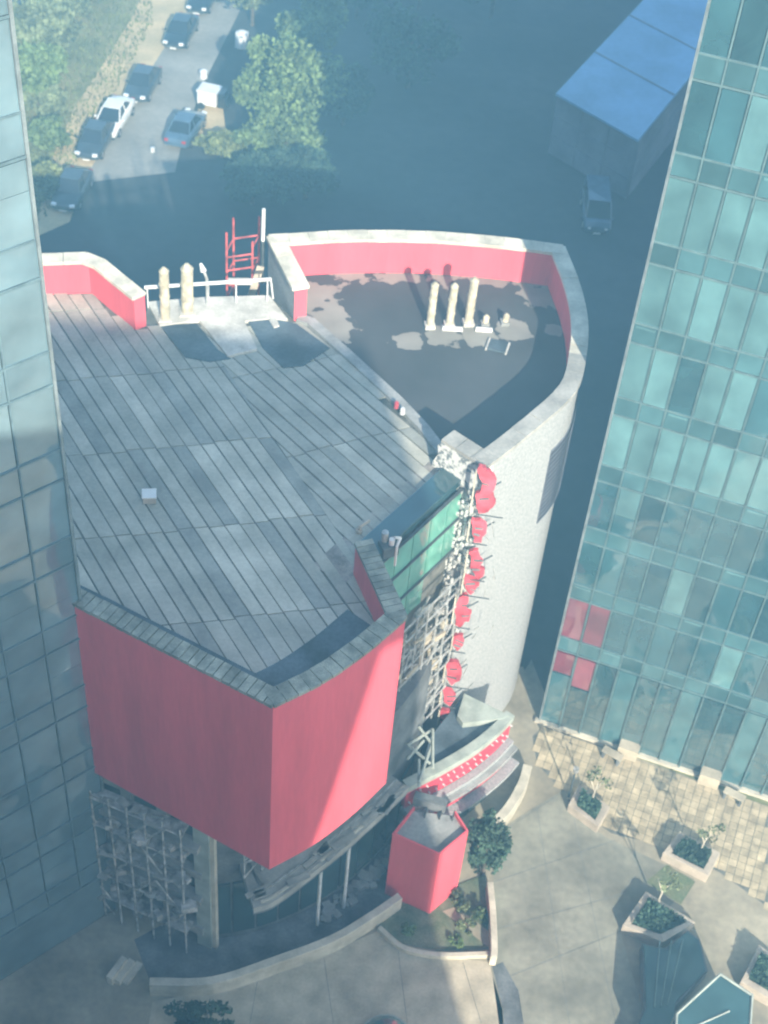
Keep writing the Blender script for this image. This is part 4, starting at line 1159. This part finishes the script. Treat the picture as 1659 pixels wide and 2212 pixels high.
b.obj('dome', M['blind'], t, smooth=True)
MB().tube((g.x, g.y, 0), (g.x, g.y, 0.22), 1.02, 24).obj('upstand', M['palegreen'], t)

# ------------------------------------------------------------------ vehicles
def make_car(name, label, paint, L=4.35, W=1.76, H=1.45, kind='sedan'):
    t = thing(name, label, 'car' if kind != 'van' else 'van', (0, 0, 0), 'cars parked along the road')
    if kind == 'van':
        secs = [(-L/2, .35, .75, .80), (-L/2+.25, .3, 1.0, .86), (-L/2+1.0, .28, 1.05, .88), (L/2-.1, .28, 1.05, .88), (L/2, .4, 1.0, .84)]
        cab = [(-L/2+.55, 1.04, .80), (-L/2+1.25, H, .70), (L/2-.15, H, .74), (L/2-.03, 1.04, .82)]
    else:
        secs = [(-L/2, .38, .58, .62), (-L/2+.18, .28, .70, .80), (-L/2+.75, .24, .82, .87), (-.45, .22, .92, .88), (.9, .22, .94, .88), (L/2-.55, .24, .95, .87), (L/2-.12, .30, .88, .80), (L/2, .40, .70, .66)]
        cab = [(-L/2+1.15, .86, .76), (-.35, H-.02, .58), (.75, H, .58), (L/2-.40 if kind == 'hatch' else L/2-.75, .93, .74)]
    b = MB(); rings = []
    for x, z0, z1, hw in secs:
        rings.append([(x, -hw*.93, z0), (x, -hw, (z0+z1)/2), (x, -hw*.96, z1-.06), (x, -hw*.80, z1), (x, hw*.80, z1), (x, hw*.96, z1-.06), (x, hw, (z0+z1)/2), (x, hw*.93, z0)])
    k = 8
    vs = [p for r in rings for p in r]
    fs = [(i*k+j, i*k+(j+1) % k, (i+1)*k+(j+1) % k, (i+1)*k+j) for i in range(len(secs)-1) for j in range(k)]
    fs += [tuple(range(k-1, -1, -1)), tuple((len(secs)-1)*k+j for j in range(k))]
    b.quadfaces(vs, fs)
    body = b.obj('body', paint, t, smooth=True, bevel=0.03)
    g = MB(); vs = []
    for i, (x, z, hw) in enumerate(cab): vs += [(x, -hw, z), (x, hw, z)]
    low = [(cab[0][0], -cab[0][2], .80), (cab[0][0], cab[0][2], .80), (cab[3][0], -cab[3][2], .80), (cab[3][0], cab[3][2], .80)]
    vs += low
    g.quadfaces(vs, [(0, 1, 3, 2), (2, 3, 5, 4), (4, 5, 7, 6), (8, 0, 2, 4, 6, 10), (9, 11, 7, 5, 3, 1)])
    g.obj('windows', M['carglass'], t, bevel=0.04)
    x1, x2 = cab[1][0], cab[2][0]; hw = cab[1][2]
    MB().box(((x1+x2)/2, 0, H+.005), (x2-x1+.10, hw*2+.03, .05)).obj('roof', paint, t, bevel=0.02)
    for s in (-1, 1):
        for a, c in ((cab[0], cab[1]), (cab[3], cab[2])):
            MB().tube((a[0], s*a[2], a[1]), (c[0], s*c[2], c[1]), .045, 5).obj('pillar', paint, t)
        MB().tube(((x1+x2)/2+.1, s*(cab[0][2]), .9), ((x1+x2)/2+.1, s*hw, H), .04, 5).obj('pillar', paint, t)
    for x in (-L/2+.82, L/2-.85):
        for s in (-1, 1):
            w = MB().tube((x, s*(W/2-.22), .31), (x, s*(W/2-.01), .31), .31, 16).obj('wheel', M['tyre'], t)
            MB().tube((x, s*(W/2-.02), .31), (x, s*(W/2+.005), .31), .19, 10).obj('rim', M['rim'], w)
    for s in (-1, 1):
        MB().box((-L/2+.10, s*.58, .64), (.22, .34, .15), s*-0.25).obj('headlight', M['lampglass'], t, bevel=.03)
        MB().box((L/2-.05, s*.60, .76), (.14, .26, .16)).obj('tail_light', M['taillamp'], t, bevel=.02)
        MB().box((cab[0][0]+.25, s*(W/2+.06), .93), (.12, .16, .12)).obj('mirror', paint, t, bevel=.02)
    MB().box((-L/2+.01, 0, .42), (.06, 1.1, .16)).obj('grille', M['darksteel'], t)
    MB().box((-L/2-.01, 0, .30), (.03, .46, .11)).obj('number_plate', M['carwhite'], t)
    return t
def park(proto, px, ahead, **kw):
    """front of the car points from px towards ahead"""
    g = at(*px); h = at(*ahead); d = (h-g).to_2d()
    return copy_tree(proto, (g.x, g.y, 0.014), math.atan2(-d.y, -d.x), **kw) if kw else (setattr(proto, 'location', (g.x, g.y, 0.014)), setattr(proto, 'rotation_euler', (0, 0, math.atan2(-d.y, -d.x))))
cb = make_car('car', 'black car second from the top on the sandy verge', M['carblack'])
park(cb, (392, 82), (352, 150))
park(cb, (440, 8), (405, 70), label='dark car at the very top of the picture on the roadside')
cg = make_car('car', 'dark grey hatchback parked on the verge just ahead of the white car', M['cargrey'], 4.1, 1.74, 1.5, 'hatch')
park(cg, (310, 196), (272, 258))
park(cg, (208, 318), (172, 378), label='dark car half in shade behind the white car')
park(cg, (158, 425), (128, 480), label='dark car wholly in shade at the end of the parked row')
cw_ = make_car('car', 'white car parked on the verge, third in the sunlit row', M['carwhite'], 4.5, 1.78, 1.42)
park(cw_, (247, 268), (205, 335))
cu = make_car('car', 'blue-grey car in the shade on the right side of the road', M['carblue'], 4.3)
park(cu, (402, 292), (442, 232))
park(cu, (20, 28), (-25, 80), label='dark car on the lane in the top left corner')
g = at(462, 232)
t = thing('cargo_trike', 'small white cargo tricycle with a dark cab beside the road tree', 'tricycle', (g.x, g.y, 0))
ca = R_(-12); cd = dirv(-12)
MB().box((g.x-cd.x*0.3, g.y-cd.y*0.3, 0.85), (1.35, 1.15, 0.95), ca).obj('cargo_box', M['carwhite'], t, bevel=0.03)
MB().box((g.x-cd.x*0.3, g.y-cd.y*0.3, 1.36), (1.45, 1.25, 0.07), ca).obj('lid', M['carwhite'], t, bevel=0.02)
b = MB().box((g.x+cd.x*0.75, g.y+cd.y*0.75, 0.7), (0.6, 1.0, 0.75), ca).box((g.x+cd.x*0.68, g.y+cd.y*0.68, 1.2), (0.45, 0.95, 0.35), ca); b.obj('cab', M['carblack'], t, bevel=0.05)
for u, v in ((-0.7, 0.55), (-0.7, -0.55), (0.85, 0.0)):
    nn = Vector((-cd.y, cd.x)); p = Vector((g.x, g.y))+cd*u+nn*v
    MB().tube((p.x-nn.x*0.06, p.y-nn.y*0.06, 0.27), (p.x+nn.x*0.06, p.y+nn.y*0.06, 0.27), 0.26, 14).obj('wheel', M['tyre'], t)
cv2 = make_car('van', 'pale blue van in deep shade beside the shed', M['carblue'], 4.2, 1.75, 1.9, 'van')
park(cv2, (1284, 472), (1288, 520))
# white boxes and barrel by the roadside
for (px, s, lab) in (((523, 100), 0.95, 'white water tank standing between the trees'), ((440, 168), 0.5, 'small white drum beside the road above the van'), ((330, 328), 0.28, 'tiny white drum on the road where the shade begins'), ((545, 160), 0.01, '')):
    if not lab: continue
    g = at(*px)
    o = MB().tube((g.x, g.y, 0.02), (g.x, g.y, s*1.1), s*0.55, 14, s*0.52).tube((g.x, g.y, s*1.1), (g.x, g.y, s*1.25), s*0.5, 14, s*0.2).obj('drum', M['carwhite'])
    tag(o, lab, 'drum')

# ------------------------------------------------------------------ trees behind
spec = [
 ((612, 315), 7.8, 3.2, 2.9, 3.5, 'leaf_a', 11000, 'large sunlit tree right of the road, widest of the sunlit crowns'),
 ((545, 55), 6.5, 2.6, 2.6, 2.6, 'leaf_b', 6000, 'sunlit tree at the top edge just right of the road'),
 ((660, 180), 8.0, 2.2, 2.4, 3.2, 'leaf_a', 6500, 'tall sunlit tree behind the largest one, at the edge of the tower shadow'),
 ((615, 352), 3.0, 2.9, 1.5, 1.4, 'leaf_a', 4000, 'low green thicket at the front of the sunlit trees'),
 ((480, 340), 1.6, 1.6, 1.0, 0.75, 'leaf_y', 2000, 'low yellow-green bush where the road enters the shade'),
 ((90, 120), 4.2, 2.5, 2.6, 2.1, 'leaf_b', 8000, 'broad grey-green scrub tree left of the verge'),
 ((80, 205), 3.8, 2.4, 2.6, 2.0, 'leaf_a', 6500, 'green scrub tree beside the left tower edge'),
 ((160, 25), 4.4, 2.6, 2.6, 2.1, 'leaf_b', 6500, 'grey-green scrub tree near the top edge left of the verge'),
 ((95, 245), 2.0, 1.3, 1.5, 1.2, 'leaf_b', 3500, 'smaller scrub bush beside the verge'),
 ((108, 318), 2.0, 1.5, 1.3, 1.0, 'leaf_a', 2500, 'round green bush alone in the dry grass'),
 ((75, 420), 1.8, 1.8, 1.3, 0.9, 'leaf_y', 2500, 'yellow-green bush near the shade line by the left tower'),
]
for i, (px, h, rx, ry, rz, lf, n, lab) in enumerate(spec):
    tree(px, h, rx, ry, rz, lab, lf, n, 0.34, 200+i, 'tree' if h > 3 else 'bush', 'tree' if h > 3 else 'bush', 26, 'trees beside the road')
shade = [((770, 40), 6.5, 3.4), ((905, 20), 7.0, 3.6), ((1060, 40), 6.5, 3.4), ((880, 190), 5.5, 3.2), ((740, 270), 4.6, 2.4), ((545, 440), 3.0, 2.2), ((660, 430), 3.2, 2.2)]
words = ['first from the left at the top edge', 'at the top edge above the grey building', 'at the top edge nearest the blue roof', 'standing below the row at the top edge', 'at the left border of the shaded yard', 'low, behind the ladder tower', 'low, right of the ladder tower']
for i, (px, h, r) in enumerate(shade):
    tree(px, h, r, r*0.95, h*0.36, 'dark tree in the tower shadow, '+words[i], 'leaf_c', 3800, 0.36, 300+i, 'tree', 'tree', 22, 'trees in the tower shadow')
# dry grass on the scrub
R3 = random.Random(17); gb = MB()
for k in range(9000):
    px = R3.uniform(20, 330); py = R3.uniform(-20, 480)
    if px > 330-py*0.55+30: continue
    g = at(px, py); s = R3.uniform(0.12, 0.32)
    a = R3.uniform(0, 6.28); d = Vector((math.cos(a), math.sin(a), 0))*s*0.25
    i = len(gb.v); tip = Vector((R3.uniform(-.1, .1), R3.uniform(-.1, .1), s))
    gb.v += [tuple(g-d), tuple(g+d), tuple(g+tip)]; gb.f.append((i, i+1, i+2)); gb.m.append(0)
o = stuff(gb.obj('dry_grass', M['leaf_y'])); tag(o, 'dry yellow-green grass between the scrub trees', 'grass')

# ------------------------------------------------------------------ haze
hz = bpy.data.materials.new('haze_air'); hz.use_nodes = True
t = hz.node_tree; t.nodes.clear()
pvn = t.nodes.new('ShaderNodeVolumePrincipled')
pvn.inputs['Color'].default_value = (0.30, 0.70, 1.0, 1)
pvn.inputs['Density'].default_value = 0.0036
pvn.inputs['Anisotropy'].default_value = 0.0
mo = t.nodes.new('ShaderNodeOutputMaterial')
t.links.new(pvn.outputs[0], mo.inputs['Volume'])
h_o = MB().box((0, 45, 27.5), (180, 190, 57)).obj('haze', hz)
stuff(h_o)
